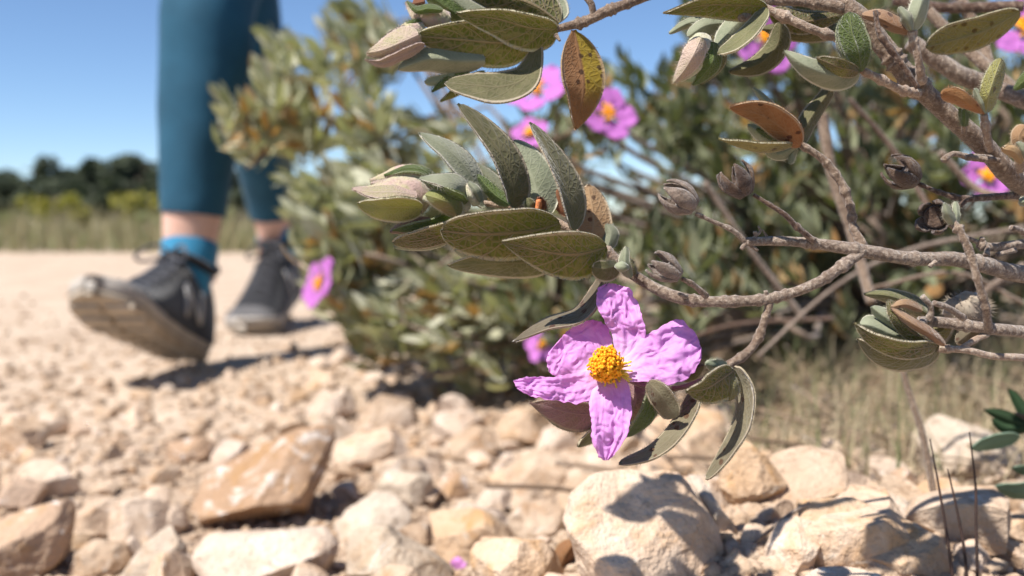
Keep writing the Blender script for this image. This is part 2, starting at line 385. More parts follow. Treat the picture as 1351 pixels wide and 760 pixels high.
def twig_geo(pts, r, D=D0, n=None, rough=.07, nodes=0, seed=0, ns=14, hair=0, hn=1.0):
    """pts (px,py,mm); r list of px radii at the control points"""
    pts = [tuple(q_) + (0,) * (3 - len(q_)) for q_ in pts]
    if not isinstance(r, (list, tuple)): r = [r] * len(pts)
    ln = sum(math.hypot(pts[i + 1][0] - pts[i][0], pts[i + 1][1] - pts[i][1]) for i in range(len(pts) - 1))
    n = n or max(8, int(ln / 3.0))
    c = spline([(*p_, rr) for p_, rr in zip(pts, r)], n)
    W, RD = [], []
    rnd = random.Random(seed + 5)
    nodepos = [rnd.uniform(.05, .95) for _ in range(nodes)]
    for i, (x, y, z, rr) in enumerate(c):
        d = D + z / 1000
        s = i / (n - 1)
        k = 1 + sum(.28 * math.exp(-((s - q_) * ln / 3.2) ** 2) for q_ in nodepos)
        W.append(P(x, y, d)); RD.append(rr * .90 * k * d / F)
    V, Fc, U = tube_world([tuple(a) for a in W], RD, ns, rough, seed=seed)
    if hair:
        for i in range(n):
            for j in range(ns):
                if rnd.random() > hn: continue
                b0 = np.array(tuple(V[i * ns + j])); o_ = b0 - np.array(tuple(W[i])); o_ /= np.linalg.norm(o_) + 1e-12
                rr_ = np.array((rnd.gauss(0, .5), rnd.gauss(0, .5), rnd.gauss(0, .5))); t_ = b0 + (o_ + rr_) * hair * rnd.uniform(.4, 1)
                V += [b0 + rr_ * .00009, t_]; U += [U[i * ns + j]] * 2; Fc.append((i * ns + j, len(V) - 2, len(V) - 1))
    return V, Fc, U
class MB:
    def __init__(s): s.v, s.f, s.u = [], [], []
    def add(s, V, Fc, U=None):
        o = len(s.v); s.v += [tuple(a) for a in V]; s.f += [tuple(i + o for i in f) for f in Fc]
        s.u += list(U) if U is not None else [(0, 0)] * len(V); return s
    def obj(s, name, mat, parent=None, **k): return build(name, s.v, s.f, mat, parent, s.u, **k)
def twig(parent, pts, r, mat='bark', D=D0, nodes=0, name='branch', extra=(), rough=.07, label=None):
    mb = MB(); SEED[0] += 1
    mb.add(*twig_geo(pts, r, D, nodes=nodes, seed=SEED[0], rough=rough, hair=.0005, hn=.8))
    for e in extra:
        mb.add(*twig_geo(e[0], e[1], D, seed=SEED[0] + 50, rough=.2))
    return mb.obj(name, M[mat], parent, label=label)

# ---------------------------------------------------------------- terrain
def sstep(a, b, x):
    t = min(1, max(0, (x - a) / (b - a))); return t * t * (3 - 2 * t)
def ground_z(x, y):
    z = .075 * math.exp(-(((x - .13) / .17) ** 2 + ((y - .40) / .17) ** 2))
    z += .03 * sstep(-.05, .35, x) * sstep(.3, .6, y) * (1 - sstep(5, 8, y))
    z += .006 * noise.noise(Vector((x * 4, y * 4, 0))) * (1 if y < 9 else 1) 
    z += .003 * noise.noise(Vector((x * 17, y * 17, 3)))
    if y < .3: z -= .10 * sstep(.32, .1, y) if False else .05 * (1 - sstep(.05, .3, y))
    z += .12 * sstep(6.5, 16, y)
    return z
def ray_ground(px, py):
    o = CAM; d = (P(px, py, 1) - CAM)
    t = .15
    while t < 60:
        q_ = o + d * t
        if q_.z < ground_z(q_.x, q_.y): break
        t *= 1.006
    return t          # depth along the axis, since P uses axis depth
def axis(vals_fine, lo, hi, far): pass
def make_ground():
    n = 360
    s = np.linspace(-1, 1, n)
    xs = np.sign(s) * (np.abs(s) * 2.2 + np.abs(s) ** 9 * 900)
    t = np.linspace(0, 1, n)
    ys = -.6 + t * 3.2 + t ** 3 * 8 + t ** 12 * 900
    V = [(x, y, ground_z(x, y) if abs(x) < 60 and y < 60 else .12) for y in ys for x in xs]
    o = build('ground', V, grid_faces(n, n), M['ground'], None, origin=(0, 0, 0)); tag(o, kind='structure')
    # a backward strip so that the sheet also runs behind the camera
make_ground()

# ---------------------------------------------------------------- rocks
def ico(sub):
    import bmesh
    bm = bmesh.new(); bmesh.ops.create_icosphere(bm, subdivisions=sub, radius=1)
    v = np.array([q_.co[:] for q_ in bm.verts]); f = [tuple(x.index for x in fc.verts) for fc in bm.faces]; bm.free(); return v, f
ICO = {k: ico(k) for k in (1, 2, 3, 4, 5)}
def cut(v, planes):
    for nrm, d in planes:
        s = v @ nrm - d; k = s > 0
        v[k] -= np.outer(s[k], nrm)
    return v
def rock_from_outline(outline, mat, label, thick=.6, seed=0, face=None, group=None, d=None, name='rock', cuts=9):
    rnd = np.random.RandomState(seed + 100)
    o = np.array(outline, dtype=float); c = o.mean(axis=0)
    yb = o[:, 1].max(); xb = o[o[:, 1].argmax(), 0]
    width = np.ptp(o[:, 0])
    if d is None:
        d = ray_ground(xb, yb - 2); d = d + .30 * min(width, np.ptp(o[:, 1]) * 1.3) / F * d * thick
    # radius by angle
    e = o - c; segs = [(e[i], e[(i + 1) % len(e)]) for i in range(len(e))]
    def rad(th):
        dr = np.array((math.cos(th), math.sin(th))); best = 0
        for a, b in segs:
            m = np.array([dr, a - b]).T
            det = np.linalg.det(m)
            if abs(det) < 1e-9: continue
            t, s = np.linalg.solve(m, a)
            if -1e-6 <= s <= 1 + 1e-6 and t > best: best = t
        return best
    tab = np.array([rad(th) for th in np.linspace(0, 2 * math.pi, 181)])
    v, f = ICO[5]; v = v.copy()
    T = .5 * min(width, np.ptp(o[:, 1]) * 1.5) * thick
    th = np.arctan2(v[:, 1], v[:, 0]) % (2 * math.pi)
    r = np.interp(th, np.linspace(0, 2 * math.pi, 181), tab)
    rho = np.hypot(v[:, 0], v[:, 1])
    q_ = np.stack([rho ** .8 * np.cos(th) * r, rho ** .8 * np.sin(th) * r, -np.sign(v[:, 2]) * np.abs(v[:, 2]) ** .8 * T], axis=1)   # x right, y down, z away
    pl = []
    if face is not None:
        nrm = np.array(face[:3], dtype=float); nrm /= np.linalg.norm(nrm); pl.append((nrm, (q_ @ nrm).max() * face[3]))
    for k in range(cuts):      # facets turned towards the viewer and upwards
        a = -math.pi / 2 + rnd.normal() * 1.1; zz = rnd.uniform(.42, .95)
        nrm = np.array((math.cos(a) * math.sqrt(1 - zz * zz), math.sin(a) * math.sqrt(1 - zz * zz), -zz))
        ext = (q_ @ nrm).max(); pl.append((nrm, ext * rnd.uniform(.50, .82)))
    for k in range(16):      # small chips along the edges
        nrm = rnd.normal(size=3); nrm[2] = -abs(nrm[2]); nrm /= np.linalg.norm(nrm); pl.append((nrm, (cut(q_.copy(), pl[:cuts + (face is not None)]) @ nrm).max() * rnd.uniform(.86, .97)))
    q_ = cut(q_, pl)
    W = []
    for x, y, z in q_:
        W.append(P(c[0] + x, c[1] + y, d) + fw * (z / F * d))
    S = width / F * d
    V = []
    cen = np.mean([tuple(a) for a in W], axis=0)
    for a in W:
        dirv = (a - Vector(cen)); ln = dirv.length + 1e-9
        k = S * (.018 * noise.fractal(a / S * 3 + Vector((seed, 0, 0)), .7, 2.1, 5) - .012 * abs(noise.noise(a / S * 7 + Vector((0, seed, 0)))) - .010 * abs(noise.noise(a / S * 19 + Vector((0, 0, seed)))))
        V.append(a + dirv / ln * k)
    ob_ = build(name, V, f, M[mat], None, smooth=False); tag(ob_, label, 'rock', group); return ob_

ROCKS = [
 ([(245,650),(279,620),(335,590),(386,568),(427,559),(441,564),(439,590),(427,629),(415,655),(401,688),(392,700),(368,695),(309,707),(273,697),(258,670)], 'stone_brown', 'large tilted brown rock with white patches and a pointed upper corner', .9),
 ([(247,724),(267,710),(338,706),(427,700),(448,724),(439,747),(427,775),(368,787),(264,775)], 'stone', 'flat pale slab lying directly below the large brown rock', 1.2),
 ([(436,697),(448,679),(492,650),(519,654),(543,676),(544,709),(501,720),(451,718)], 'stone_grey', 'smooth rounded tan rock just right of the large brown rock', .9),
 ([(448,729),(457,712),(492,692),(510,695),(534,715),(569,732),(599,753),(593,775),(457,775)], 'stone_grey', 'ridged grey-tan rock at the bottom edge beside the fallen petal', .9),
 ([(439,584),(504,564),(522,573),(519,599),(504,614),(472,616),(439,629),(440,605)], 'stone_warm', 'blocky yellowish rock just behind the tip of the brown rock', .9),
 ([(492,644),(510,621),(569,626),(575,658),(569,679),(543,667),(513,650)], 'stone_grey', 'greyish faceted rock above the smooth rounded tan rock', .9),
 ([(516,611),(554,590),(578,596),(587,617),(569,626),(516,623)], 'stone', 'small wedge rock between the yellowish rock and the crumbly dark stone', .9),
 ([(575,638),(593,620),(614,629),(620,650),(605,667),(578,658)], 'stone_brown', 'small crumbly brown stone with dark hollows', 1),
 ([(571,690),(609,664),(625,667),(667,684),(664,703),(625,723),(593,729),(573,736)], 'stone', 'cream rock with a stepped right side above the fallen petal', .9),
 ([(619,720),(667,711),(723,716),(749,742),(762,775),(612,775)], 'stone_warm', 'broad cream rock at the bottom edge right of the fallen petal', .9),
 ([(667,690),(690,661),(723,661),(746,674),(739,700),(703,716),(667,710)], 'stone', 'pale squarish rock left of the biggest cream boulder', .8),
 ([(622,667),(645,641),(684,651),(674,664),(648,685),(625,680)], 'stone', 'small flat cream rock on top of the stepped cream rock', .9),
 ([(742,690),(752,658),(781,628),(821,618),(902,625),(935,667),(954,700),(961,775),(768,775),(755,723)], 'stone_warm', 'biggest cream boulder below the lilac flower carrying a leafy shadow', .8),
 ([(902,618),(928,632),(951,671),(983,707),(957,722),(941,690)], 'stone_grey', 'narrow grey stone leaning along the right flank of the biggest boulder', 1),
 ([(661,619),(707,592),(742,598),(762,625),(755,641),(697,658),(667,651)], 'stone', 'wide pale rock directly under the lowest petal tip, left side', .9),
 ([(948,640),(955,600),(985,580),(1015,605),(1040,640),(1030,668),(1000,675),(965,675)], 'stone_warm', 'upright orange-tan rock just right of the drooping leaf tip', .9),
 ([(1050,660),(1134,660),(1206,687),(1244,710),(1255,770),(1180,770),(1120,725),(1060,704)], 'stone_warm', 'long sloping tan slab in front of the dark stalks', .8),
 ([(1131,655),(1148,641),(1197,661),(1238,681),(1232,699),(1186,680),(1134,670)], 'stone_grey', 'bluish grey slab lying behind the long sloping tan slab', .9),
 ([(1005,740),(1028,692),(1052,680),(1087,693),(1096,722),(1090,765),(1020,765)], 'stone_warm', 'orange and white rough rock at the bottom edge', .9),
 ([(1097,713),(1116,702),(1145,705),(1160,716),(1134,735),(1105,738)], 'stone', 'small pale rounded rock leaning on the long tan slab', .9),
 ([(1100,775),(1131,722),(1157,714),(1189,739),(1200,775)], 'stone', 'pale pointed rock at the bottom edge crossed by a slanting shadow', .9),
 ([(1029,609),(1044,599),(1076,606),(1093,621),(1084,641),(1061,635)], 'stone', 'pale lumpy stone at the foot of the dry grass', .9),
 ([(1171,655),(1178,625),(1192,616),(1206,622),(1215,655),(1195,664)], 'stone_brown', 'small rounded ochre stone beside the dry stem', .9),
 ([(1313,722),(1328,710),(1365,722),(1365,765),(1316,750)], 'stone', 'pale rock in the bottom right corner', .9),
 ([(1200,575),(1240,545),(1300,565),(1365,600),(1365,645),(1290,645),(1220,625)], 'stone_grey', 'whitish ledge of rock behind the dark stalks', .6),
 ([(944,775),(958,738),(972,722),(992,745),(1005,775)], 'stone', 'small shaded wedge of rock at the right foot of the biggest boulder', .9),
 ([(-25,700),(0,681),(45,668),(88,660),(93,690),(85,735),(50,770),(-25,775)], 'stone_brown', 'large brownish rock cut by the left edge at the bottom', 1),
 ([(151,775),(186,722),(216,691),(242,722),(244,752),(230,775)], 'stone_grey', 'pale triangular rock standing left of the flat slab', .9),
 ([(-15,650),(0,636),(30,631),(60,646),(50,668),(-15,680)], 'stone_brown', 'brown stone at the left edge behind the large brownish rock', .9),
 ([(20,580),(55,541),(76,545),(95,562),(72,580)], 'stone', 'isolated pale pointed stone on the path at the left', .9),
 ([(206,602),(216,585),(255,578),(285,583),(287,599),(250,615),(215,612)], 'stone_brown', 'flat brown-sided stone on the path behind the large brown rock', .9),
 ([(95,690),(120,655),(165,662),(180,690),(160,715),(110,712)], 'stone', 'pale stone between the left corner rock and the triangular rock', .9),
 ([(95,735),(120,712),(165,720),(175,745),(140,770),(100,768)], 'stone', 'low cream stone at the bottom edge left of the triangular rock', .9),
 ([(185,690),(200,665),(240,668),(248,695),(225,712)], 'stone', 'small cream stone tucked against the left end of the brown rock', .9),
 ([(585,585),(625,560),(655,570),(660,600),(620,612),(590,606)], 'stone', 'pale stone in front of the shrub base', .9),
 ([(770,655),(775,640),(800,628),(770,610),(735,630),(745,650)], 'stone', 'cream stone wedged behind the biggest boulder', .9),
 ([(1120,600),(1150,585),(1180,600),(1178,622),(1140,628),(1122,618)], 'stone', 'cream stone under the dry grass left of the dry stem', .9),
 ([(990,735),(975,718),(985,690),(1010,690),(1020,715),(1010,735)], 'stone', 'pale stone between the biggest boulder and the orange-white rock', .9),
 ([(838,605),(852,558),(900,532),(955,542),(968,600),(930,640),(860,642)], 'stone_warm', 'cream rock behind the biggest boulder, half hidden by the drooping leaves', .9),
 ([(560,575),(575,545),(620,540),(645,560),(630,585),(585,590)], 'stone', 'pale angular stone at the upper edge of the rubble below the shrub', .9),
 ([(470,545),(500,520),(545,528),(552,560),(510,570),(475,566)], 'stone', 'pale angular stone in the rubble behind the yellowish rock', .9),
 ([(655,560),(680,535),(725,545),(735,580),(690,596),(660,585)], 'stone_warm', 'cream stone below the purple sepal of the flower', .9),
 ([(400,545),(425,515),(465,520),(468,545),(430,560)], 'stone', 'low pale stone on the path behind the pointed corner of the brown rock', .9),
 ([(1255,755),(1262,720),(1290,712),(1312,735),(1310,765)], 'stone', 'cream rock at the foot of the dark stalks', .9),
]
for i, (o_, m_, lb, th) in enumerate(ROCKS):
    fc_ = (.08, -.62, -.78, .36) if 'biggest cream' in lb and 'behind' not in lb else (.0, -.8, -.6, .4) if 'slab' in lb else (-.35, -.6, -.7, .5) if 'large tilted' in lb else None
    rock_from_outline(o_, m_, lb, th, seed=i * 3 + 1, face=fc_, cuts=5 if fc_ else 8)

# loose stones and gravel
VAR = []
for k in range(14):
    v, f = ICO[4]; v = v.copy() * np.array((1, np.random.uniform(.55, .95), np.random.uniform(.4, .75)))
    pl = []
    for _ in range(9):
        n_ = np.random.normal(size=3); n_ /= np.linalg.norm(n_); pl.append((n_, (v @ n_).max() * np.random.uniform(.38, .72)))
    v = cut(v, pl)
    v = np.array([a * (1 + .05 * noise.noise(Vector(a) * 2.4 + Vector((k * 9, 0, 0))) - .04 * abs(noise.noise(Vector(a) * 6 + Vector((k * 9, 0, 0))))) for a in v])
    VAR.append((v, f))
VMESH = []
for k, (v, f) in enumerate(VAR):
    for mk in ('stone', 'stone', 'stone_warm'):
        me = bpy.data.meshes.new('stone'); me.from_pydata(v.tolist(), [], f); me.materials.append(M[mk])
        me.polygons.foreach_set('use_smooth', [False] * len(me.polygons)); VMESH.append(me)
def stone_at(x, y, s, name, label, group):
    o = bpy.data.objects.new(name, random.choice(VMESH)); COL.objects.link(o)
    o.location = (x, y, ground_z(x, y) + s * .18); o.scale = (s, s, s); o.rotation_euler = (random.uniform(-.4, .4), random.uniform(-.4, .4), random.uniform(0, 6.3))
    return tag(o, label, 'stone', group)
placed = []
def scatter(count, pick, size, lab):
    n = tries = 0
    while n < count and tries < 20000:
        tries += 1
        px, py = pick()
        if 225 < px < 455 and 640 < py < 755: continue
        d = ray_ground(px, py); q_ = P(px, py, d); s = size(d)
        if any((q_.x - a) ** 2 + (q_.y - b) ** 2 < (.72 * (s + r)) ** 2 for a, b, r in placed): continue
        placed.append((q_.x, q_.y, s)); n += 1
        stone_at(q_.x, q_.y, s, *lab)
SL = ('stone', 'loose angular limestone fragment among the bigger rocks in front', 'stones among the front rocks')
PL = ('pebble', 'pale limestone pebble lying on the trodden dirt path', 'pebbles on the path')
def pick_front(): return random.uniform(-60, 1410), random.uniform(585, 860)
def pick_rubble():
    while True:
        x, y = random.uniform(330, 1000), random.uniform(450, 640)
        if y > 470 + abs(x - 560) * .05 and y > 430 + (x - 400) * .18 and y > 640 - (x - 250) * .9: return x, y
def pick_path(): return random.uniform(-60, 480), random.uniform(420, 640)
scatter(34, pick_front, lambda d: random.uniform(.024, .036), SL)
scatter(130, pick_front, lambda d: random.uniform(.006, .020), SL)
scatter(26, pick_rubble, lambda d: random.uniform(.024, .036), SL)
scatter(105, pick_rubble, lambda d: random.uniform(.007, .020), SL)
scatter(210, pick_path, lambda d: random.uniform(.004, .010) if random.random() < .75 else random.uniform(.010, .020), PL)
mb = MB()
v1, f1 = ICO[1]
for k in range(9000):
    px = random.uniform(-80, 1430); py = 385 + 420 * random.random() ** .8
    d = ray_ground(px, py); q_ = P(px, py, d); 
    s = random.uniform(.0018, .0062) * (1 if d < .9 else 1.0 if random.random() < .7 else 2.0)
    rr = np.random.uniform(.6, 1.1, size=(len(v1), 1)); sc = np.array((1, random.uniform(.6, 1), random.uniform(.4, .8))) * s
    an = random.uniform(0, 6.28); ca, sa = math.cos(an), math.sin(an)
    vv = v1 * rr * sc; vv = np.stack([vv[:, 0] * ca - vv[:, 1] * sa, vv[:, 0] * sa + vv[:, 1] * ca, vv[:, 2]], 1) + np.array((q_.x, q_.y, ground_z(q_.x, q_.y) + s * .2))
    mb.add(vv, f1)
g = mb.obj('gravel', M['stone']); tag(g, kind='stuff', label='fine pale gravel scattered over the dirt path', cat='gravel')

# ---------------------------------------------------------------- foreground shrub
SHB = (.33, .52, ground_z(.33, .52))
shrub = empty('flowering_shrub', SHB, 'near grey-leaved shrub with sharp twigs and one large open lilac flower', 'shrub')
S = shrub; DC = D0 + .006; DT = D0 + .015; DF = D0 - .010
# --- branches
twig(S, [(1470,375,60),(1351,362,20),(1300,350,10),(1260,342,6),(1200,341,2),(1138,331,0),(1080,322,0),(1030,318,0),(985,319,0)], [15,13,12,11,10,10,8,7,6.5], 'bark_grey', nodes=6, extra=[([(985,319),(978,329)], [4,3.2]), ([(998,316),(996,305)], [3,2.6]), ([(990,317),(1003,306),(1000,298)], [2,2,1]), ([(1013,314),(1006,303)], [2,1]), ([(1235,345),(1226,352)], [4,3]), ([(988,322),(1000,331)],[3,2.5])])
twig(S, [(1138,331,0),(1110,352,-2),(1080,372,-3),(1040,388,-3),(1000,396,-3),(945,398,-2),(905,395,-1),(870,383,2),(835,362,4),(805,335,6)], [8.5,8,8,7.5,8,8,9,8.5,8,8], 'bark_grey', nodes=10, extra=[([(1012,396,-3),(1010,384,-4)], [4,3]), ([(905,392,-2),(896,388,-8)], [4,2.5]), ([(1062,380,-3),(1064,381,-9)], [4,3.6])])
twig(S, [(815,345,6),(800,333,6),(770,315,7),(730,291,8),(690,277,9),(640,268,9),(612,264,9)], [8,9,7.5,6,5,4,3.4], 'bark_pale', nodes=4)
twig(S, [(1016,398,-3),(1008,425,-3),(1000,447,-3),(985,466,-5),(958,484,-7)], [5,5.5,6,6.5,7], 'bark', nodes=6)
twig(S, [(962,482,-7),(930,500,-6),(895,512,-4),(860,512,-2),(830,502,-1),(812,492,-4)], [5,4,3.5,3.5,3.5,3.5], 'sepal_purple', nodes=2, name='flower_stalk')
twig(S, [(1480,330,50),(1351,246,14),(1300,195,6),(1250,150,2),(1200,102,0),(1165,60,0),(1140,27,0),(1110,2,2),(1060,-40,10)], [18,16,15,14.5,14.5,14.5,14,13,12], 'bark', nodes=6, extra=[([(1276,207,4),(1258,203,2),(1245,211,0)], [5,4,5]), ([(1308,208,4),(1280,205,0)],[4,3]), ([(1318,212,0),(1275,208,-2)], [4,4.5])])
twig(S, [(1112,10,1),(1060,2,2),(1010,0,3),(960,-4,4),(900,-16,6)], [10,8,7.5,7,6], 'bark', nodes=4, extra=[([(996,6,2),(984,20,0),(978,24,-2)], [6,7,6])])
twig(S, [(1008,10,2),(1035,22,1),(1065,36,0),(1100,49,2),(1125,60,6)], [6,6.5,6.5,6,6], 'bark_pale', nodes=9)
twig(S, [(1212,123,-2),(1190,119,-5),(1162,105,-8),(1134,92,-9)], [7,6,6,5], 'bark_pale', nodes=6)
twig(S, [(1216,110,-4),(1212,80,-8),(1206,55,-9),(1203,40,-9)], [6,5.5,5.5,5], 'bark_pale', nodes=8)
twig(S, [(1211,116,-12),(1190,85,-13),(1163,48,-14),(1157,30,-14),(1155,14,-14)], [4,4.5,5,3.6,3.6], 'bark_dark', nodes=2)
twig(S, [(1306,197,-2),(1302,178,-6),(1298,150,-8)], [6,5,4.5], 'bark_pale', nodes=6)
twig(S, [(1346,225,-2),(1346,205,-6),(1352,180,-8)], [6,5,4.5], 'bark_pale', nodes=4)
twig(S, [(1139,326,4),(1126,300,6),(1122,272,6),(1108,238,6),(1085,210,6),(1055,190,5)], [8,6,5.5,6,5.5,5], 'bark', nodes=9)
twig(S, [(1304,432,-2),(1300,405,-6),(1290,370,-8),(1280,335,-8),(1268,308,-8),(1256,290,-6)], [6.5,5.5,5.5,5.5,5.5,4.5], 'bark', nodes=11)
twig(S, [(1420,450,20),(1351,438,4),(1300,433,0),(1250,426,0),(1212,424,0)], [10,9,8.5,8,8], 'bark_grey', nodes=4, extra=[([(1225,424,-2),(1228,405,-3),(1217,391,-4)], [6,4,4.5]), ([(1272,420,-5),(1250,406,-8),(1232,400,-10)], [5,4.5,4.5]), ([(1218,424,-2),(1214,430,-6)], [6,6])])
twig(S, [(1420,480,20),(1351,472,4),(1310,470,0),(1275,462,-2),(1238,460,-3)], [6,5.5,5,5,5.5], 'bark_pale', nodes=6, extra=[([(1268,461,-2),(1285,449,-1),(1303,441,0)], [4.5,4.5,4.5])])
twig(S, [(1420,318,40),(1351,322,18),(1310,326,14),(1290,322,14)], [8,7,6.5,6], 'bark_grey', nodes=3, extra=[([(1303,326,13),(1301,338,11)], [4,4.5]), ([(1340,330,14),(1315,336,13)], [4,3.6]), ([(1356,312,14),(1345,303,12),(1334,301,10)], [5,4.5,4.5]), ([(1294,322,14),(1296,314,13)], [4,4]), ([(1295,322,14),(1270,310,12),(1244,290,8)], [3.5,3,3])])
twig(S, [(1430,262,40),(1351,258,16),(1305,260,12),(1270,262,10),(1240,254,10),(1208,241,10)], [6,5.5,5,5,3.5,3], 'bark_dark', nodes=4, extra=[([(1275,262,10),(1266,272,9)], [4.5,4.5])])
twig(S, [(985,319,0),(965,303,-1),(940,292,-2),(918,282,-3)], [4,3.6,3,3], 'bark_grey', nodes=2, name='capsule_stalk')
twig(S, [(1074,318,-2),(1050,298,-4),(1035,283,-5),(1012,268,-5),(994,257,-5)], [5,4,4,3,3], 'bark_dark', nodes=3, name='capsule_stalk')
twig(S, [(932,391,-6),(915,376,-9),(900,368,-11)], [5,4,3.5], 'bark', nodes=1, name='capsule_stalk')
twig(S, [(735,38,0),(770,29,0),(800,15,0),(830,4,0),(880,-14,2),(960,-40,5)], [5.5,7,8,7,7,8], 'bark', D=DT, nodes=7, extra=[([(783,20,0),(780,5,-1),(772,-6,-1)], [5,5,5]), ([(733,46,-2),(739,54,-3)], [4,1.5])])
# off-frame wood tying the branches to the shrub's base
mb = MB()
def wp(a): return tuple(a)
base = Vector(SHB)
for e in [P(1470,375,D0+.06), P(1480,330,D0+.05), P(1420,450,D0+.02), P(1420,480,D0+.02), P(1420,318,D0+.04), P(1430,262,D0+.04)]:
    mid = e.lerp(base, .5) + Vector((.05, 0, .05))
    c = spline([tuple(e), tuple(mid), tuple(base)], 14); mb.add(*tube_world(c, np.linspace(.0026, .009, 14), 10, .1))
for e in [P(960,-40,DT+.005), P(900,-16,D0+.006)]:
    mid = e.lerp(base, .5) + Vector((.02, -.05, .16))
    c = spline([tuple(e), tuple(P(1150,-90,.30)), tuple(mid), tuple(base)], 20); mb.add(*tube_world(c, np.linspace(.0016, .009, 20), 10, .1))
mb.obj('main_stem', M['bark'], S)

# --- top cluster
leaf(S, [(737,38,0),(700,36,-2),(655,24,-4),(602,17,-4)], 32, 17, 5, -5, 'leaf', .5, .75, D=DT)
leaf(S, [(700,52,4),(660,56,3),(610,52,2),(546,47,0)], 34, 30, 6, -5, 'leaf', .45, .6, D=DT)
leaf(S, [(640,80,4),(600,80,3),(565,78,1),(525,91,0)], 18, 19, 7, 3, 'leaf_grey', .5, .6, D=DT)
leaf(S, [(712,50,4),(703,84,2),(690,106,0),(660,115,-1),(625,113,0),(587,110,3)], 21, 20, -4, 4, 'leaf_olive', .75, .5, D=DT)
leaf(S, [(757,40,0),(764,80,-1),(769,120,-2),(759,171,0)], 30, 26, 4, -4, 'leaf_halfdead', .8, .75, label='hanging half-brown, half-yellow spotted leaf', D=DT)
leaf(S, [(738,30,8),(700,5,7),(650,-8,6),(590,-30,6)], 26, 30, 4, 6, 'leaf', .5, .6, D=DT)
leaf(S, [(737,30,10),(725,5,12),(700,-30,14)], 26, 22, 4, 0, 'leaf_grey', .4, .5, D=DT)
leaf(S, [(690,22,9),(640,-4,8),(585,-28,9)], 18, 22, 5, 2, 'leaf_grey', .5, .6, D=DT)
leaf(S, [(650,30,7),(605,8,6),(560,-22,6)], 17, 15, 4, 2, 'leaf_grey', .5, .6, D=DT)
leaf(S, [(625,30,6),(590,10,5),(556,-14,4)], 12, 12, 5, 0, 'leaf_green', .5, .6, D=DT)
leaf(S, [(640,95,8),(612,112,8),(581,134,7)], 9, 7, 2, 0, 'sepal', .6, .8, name='bract', D=DT)
leaf(S, [(620,96,9),(592,104,9),(570,121,8)], 7, 5, 2, 0, 'leaf_green', .6, .8, name='bract', D=DT)
leaf(S, [(600,98,9),(580,106,9),(561,108,8)], 7, 7, 1, 0, 'leaf_grey', .5, .4, name='bract', D=DT)
def bud(pts, r, sepals, mat='bud', D=D0, label=None):
    SEED[0] += 1
    V, Fc, U = twig_geo(pts, r, D, n=34, rough=.10, seed=SEED[0], ns=26, hair=.0011, hn=.9)
    b_ = build('flower_bud', V, Fc, M[mat], S, U, label=label)
    for s_ in sepals: leaf(b_, *s_[0:5], mat=s_[5], p=s_[6] if len(s_) > 6 else .5, q=s_[7] if len(s_) > 7 else .7, name='sepal', D=D, hair=.0013)
    return b_
bud([(556,44,4),(540,47,2),(518,60,1),(500,70,0),(484,72,0)], [17,19,14,8,2], [
    ([(552,46,-3),(530,56,-4),(505,66,-4),(484,70,-2)], 17, 20, 4, 3, 'bud_sepal', .45, .9),
    ([(560,58,-2),(535,72,-3),(505,84,-2),(482,79,0)], 5, 9, 2, -2, 'bud_sepal', .5, .8),
    ([(556,30,2),(545,32,0),(530,38,0)], 8, 6, 2, 0, 'leaf_green')], D=DT)
bud([(590,28,6),(570,22,4),(555,20,4),(545,14,5),(536,3,6)], [14,16,14,8,2], [
    ([(584,14,-1),(565,12,-2),(550,14,-2),(537,2,0)], 5, 6, 1, 2, 'leaf_green', .5, .7),
    ([(560,2,0),(552,4,0),(543,6,0)], 5, 7, 1, 1, 'leaf_brown')], D=DT)
# --- middle cluster
leaf(S, [(677,274,-2),(676,245,-5),(655,195,-7),(604,137,-7)], 13, 24, -2, 5, 'leaf_olive', .55, .55, D=DC)
leaf(S, [(716,288,4),(708,250,5),(695,220,7),(672,186,9)], 34, 30, 5, 5, 'leaf_grey', .45, .5, D=DC)
leaf(S, [(756,306,-3),(752,268,-5),(735,222,-6),(699,162,-5)], 9, 22, -3, 6, 'leaf_olive', .6, .6, D=DC)
leaf(S, [(772,335,5),(783,295,6),(776,244,9)], 24, 24, 2, 3, 'leaf_tan', .4, .45, label='dry tan leaf behind the dark upright leaf', D=DC)
leaf(S, [(752,285,8),(740,268,8),(737,250,8)], 9, 9, 1, 1, 'leaf_brown', .5, .5, D=DC)
leaf(S, [(638,274,2),(618,228,0),(590,198,-2),(552,176,-3)], 15, 16, -3, 8, 'leaf_grey', .55, .7, D=DC)
leaf(S, [(672,270,-4),(652,256,-5),(630,231,-4)], 8, 10, 3, 2, 'leaf_green', .5, .6, D=DC)
leaf(S, [(668,265,8),(648,240,9),(622,212,10)], 14, 12, 3, 3, 'leaf_grey', .5, .7, D=DC)
leaf(S, [(738,294,-4),(700,304,-8),(640,308,-11),(582,304,-11)], 36, 31, 7, -7, 'leaf', .5, .42, label='large olive leaf with netted veins facing the camera', D=DC)
leaf(S, [(800,326,-6),(760,335,-12),(712,330,-16),(662,318,-18)], 34, 30, 6, -7, 'leaf', .55, .85, label='folded olive leaf with a pale pointed tip', D=DC)
leaf(S, [(742,335,0),(700,345,0),(650,347,0),(591,350,1)], 21, 19, 6, -3, 'leaf_olive', .45, .6, D=DC)
leaf(S, [(625,292,0),(590,306,-2),(555,316,-3),(518,319,-2)], 13, 14, 5, -5, 'leaf', .5, .5, D=DC)
leaf(S, [(620,300,3),(570,322,2),(520,326,2)], 6, 8, 2, 0, 'leaf_grey', .5, .5, D=DC)
leaf(S, [(690,320,6),(640,335,6),(600,330,7)], 14, 10, 4, 0, 'leaf_grey', .5, .6, D=DC)
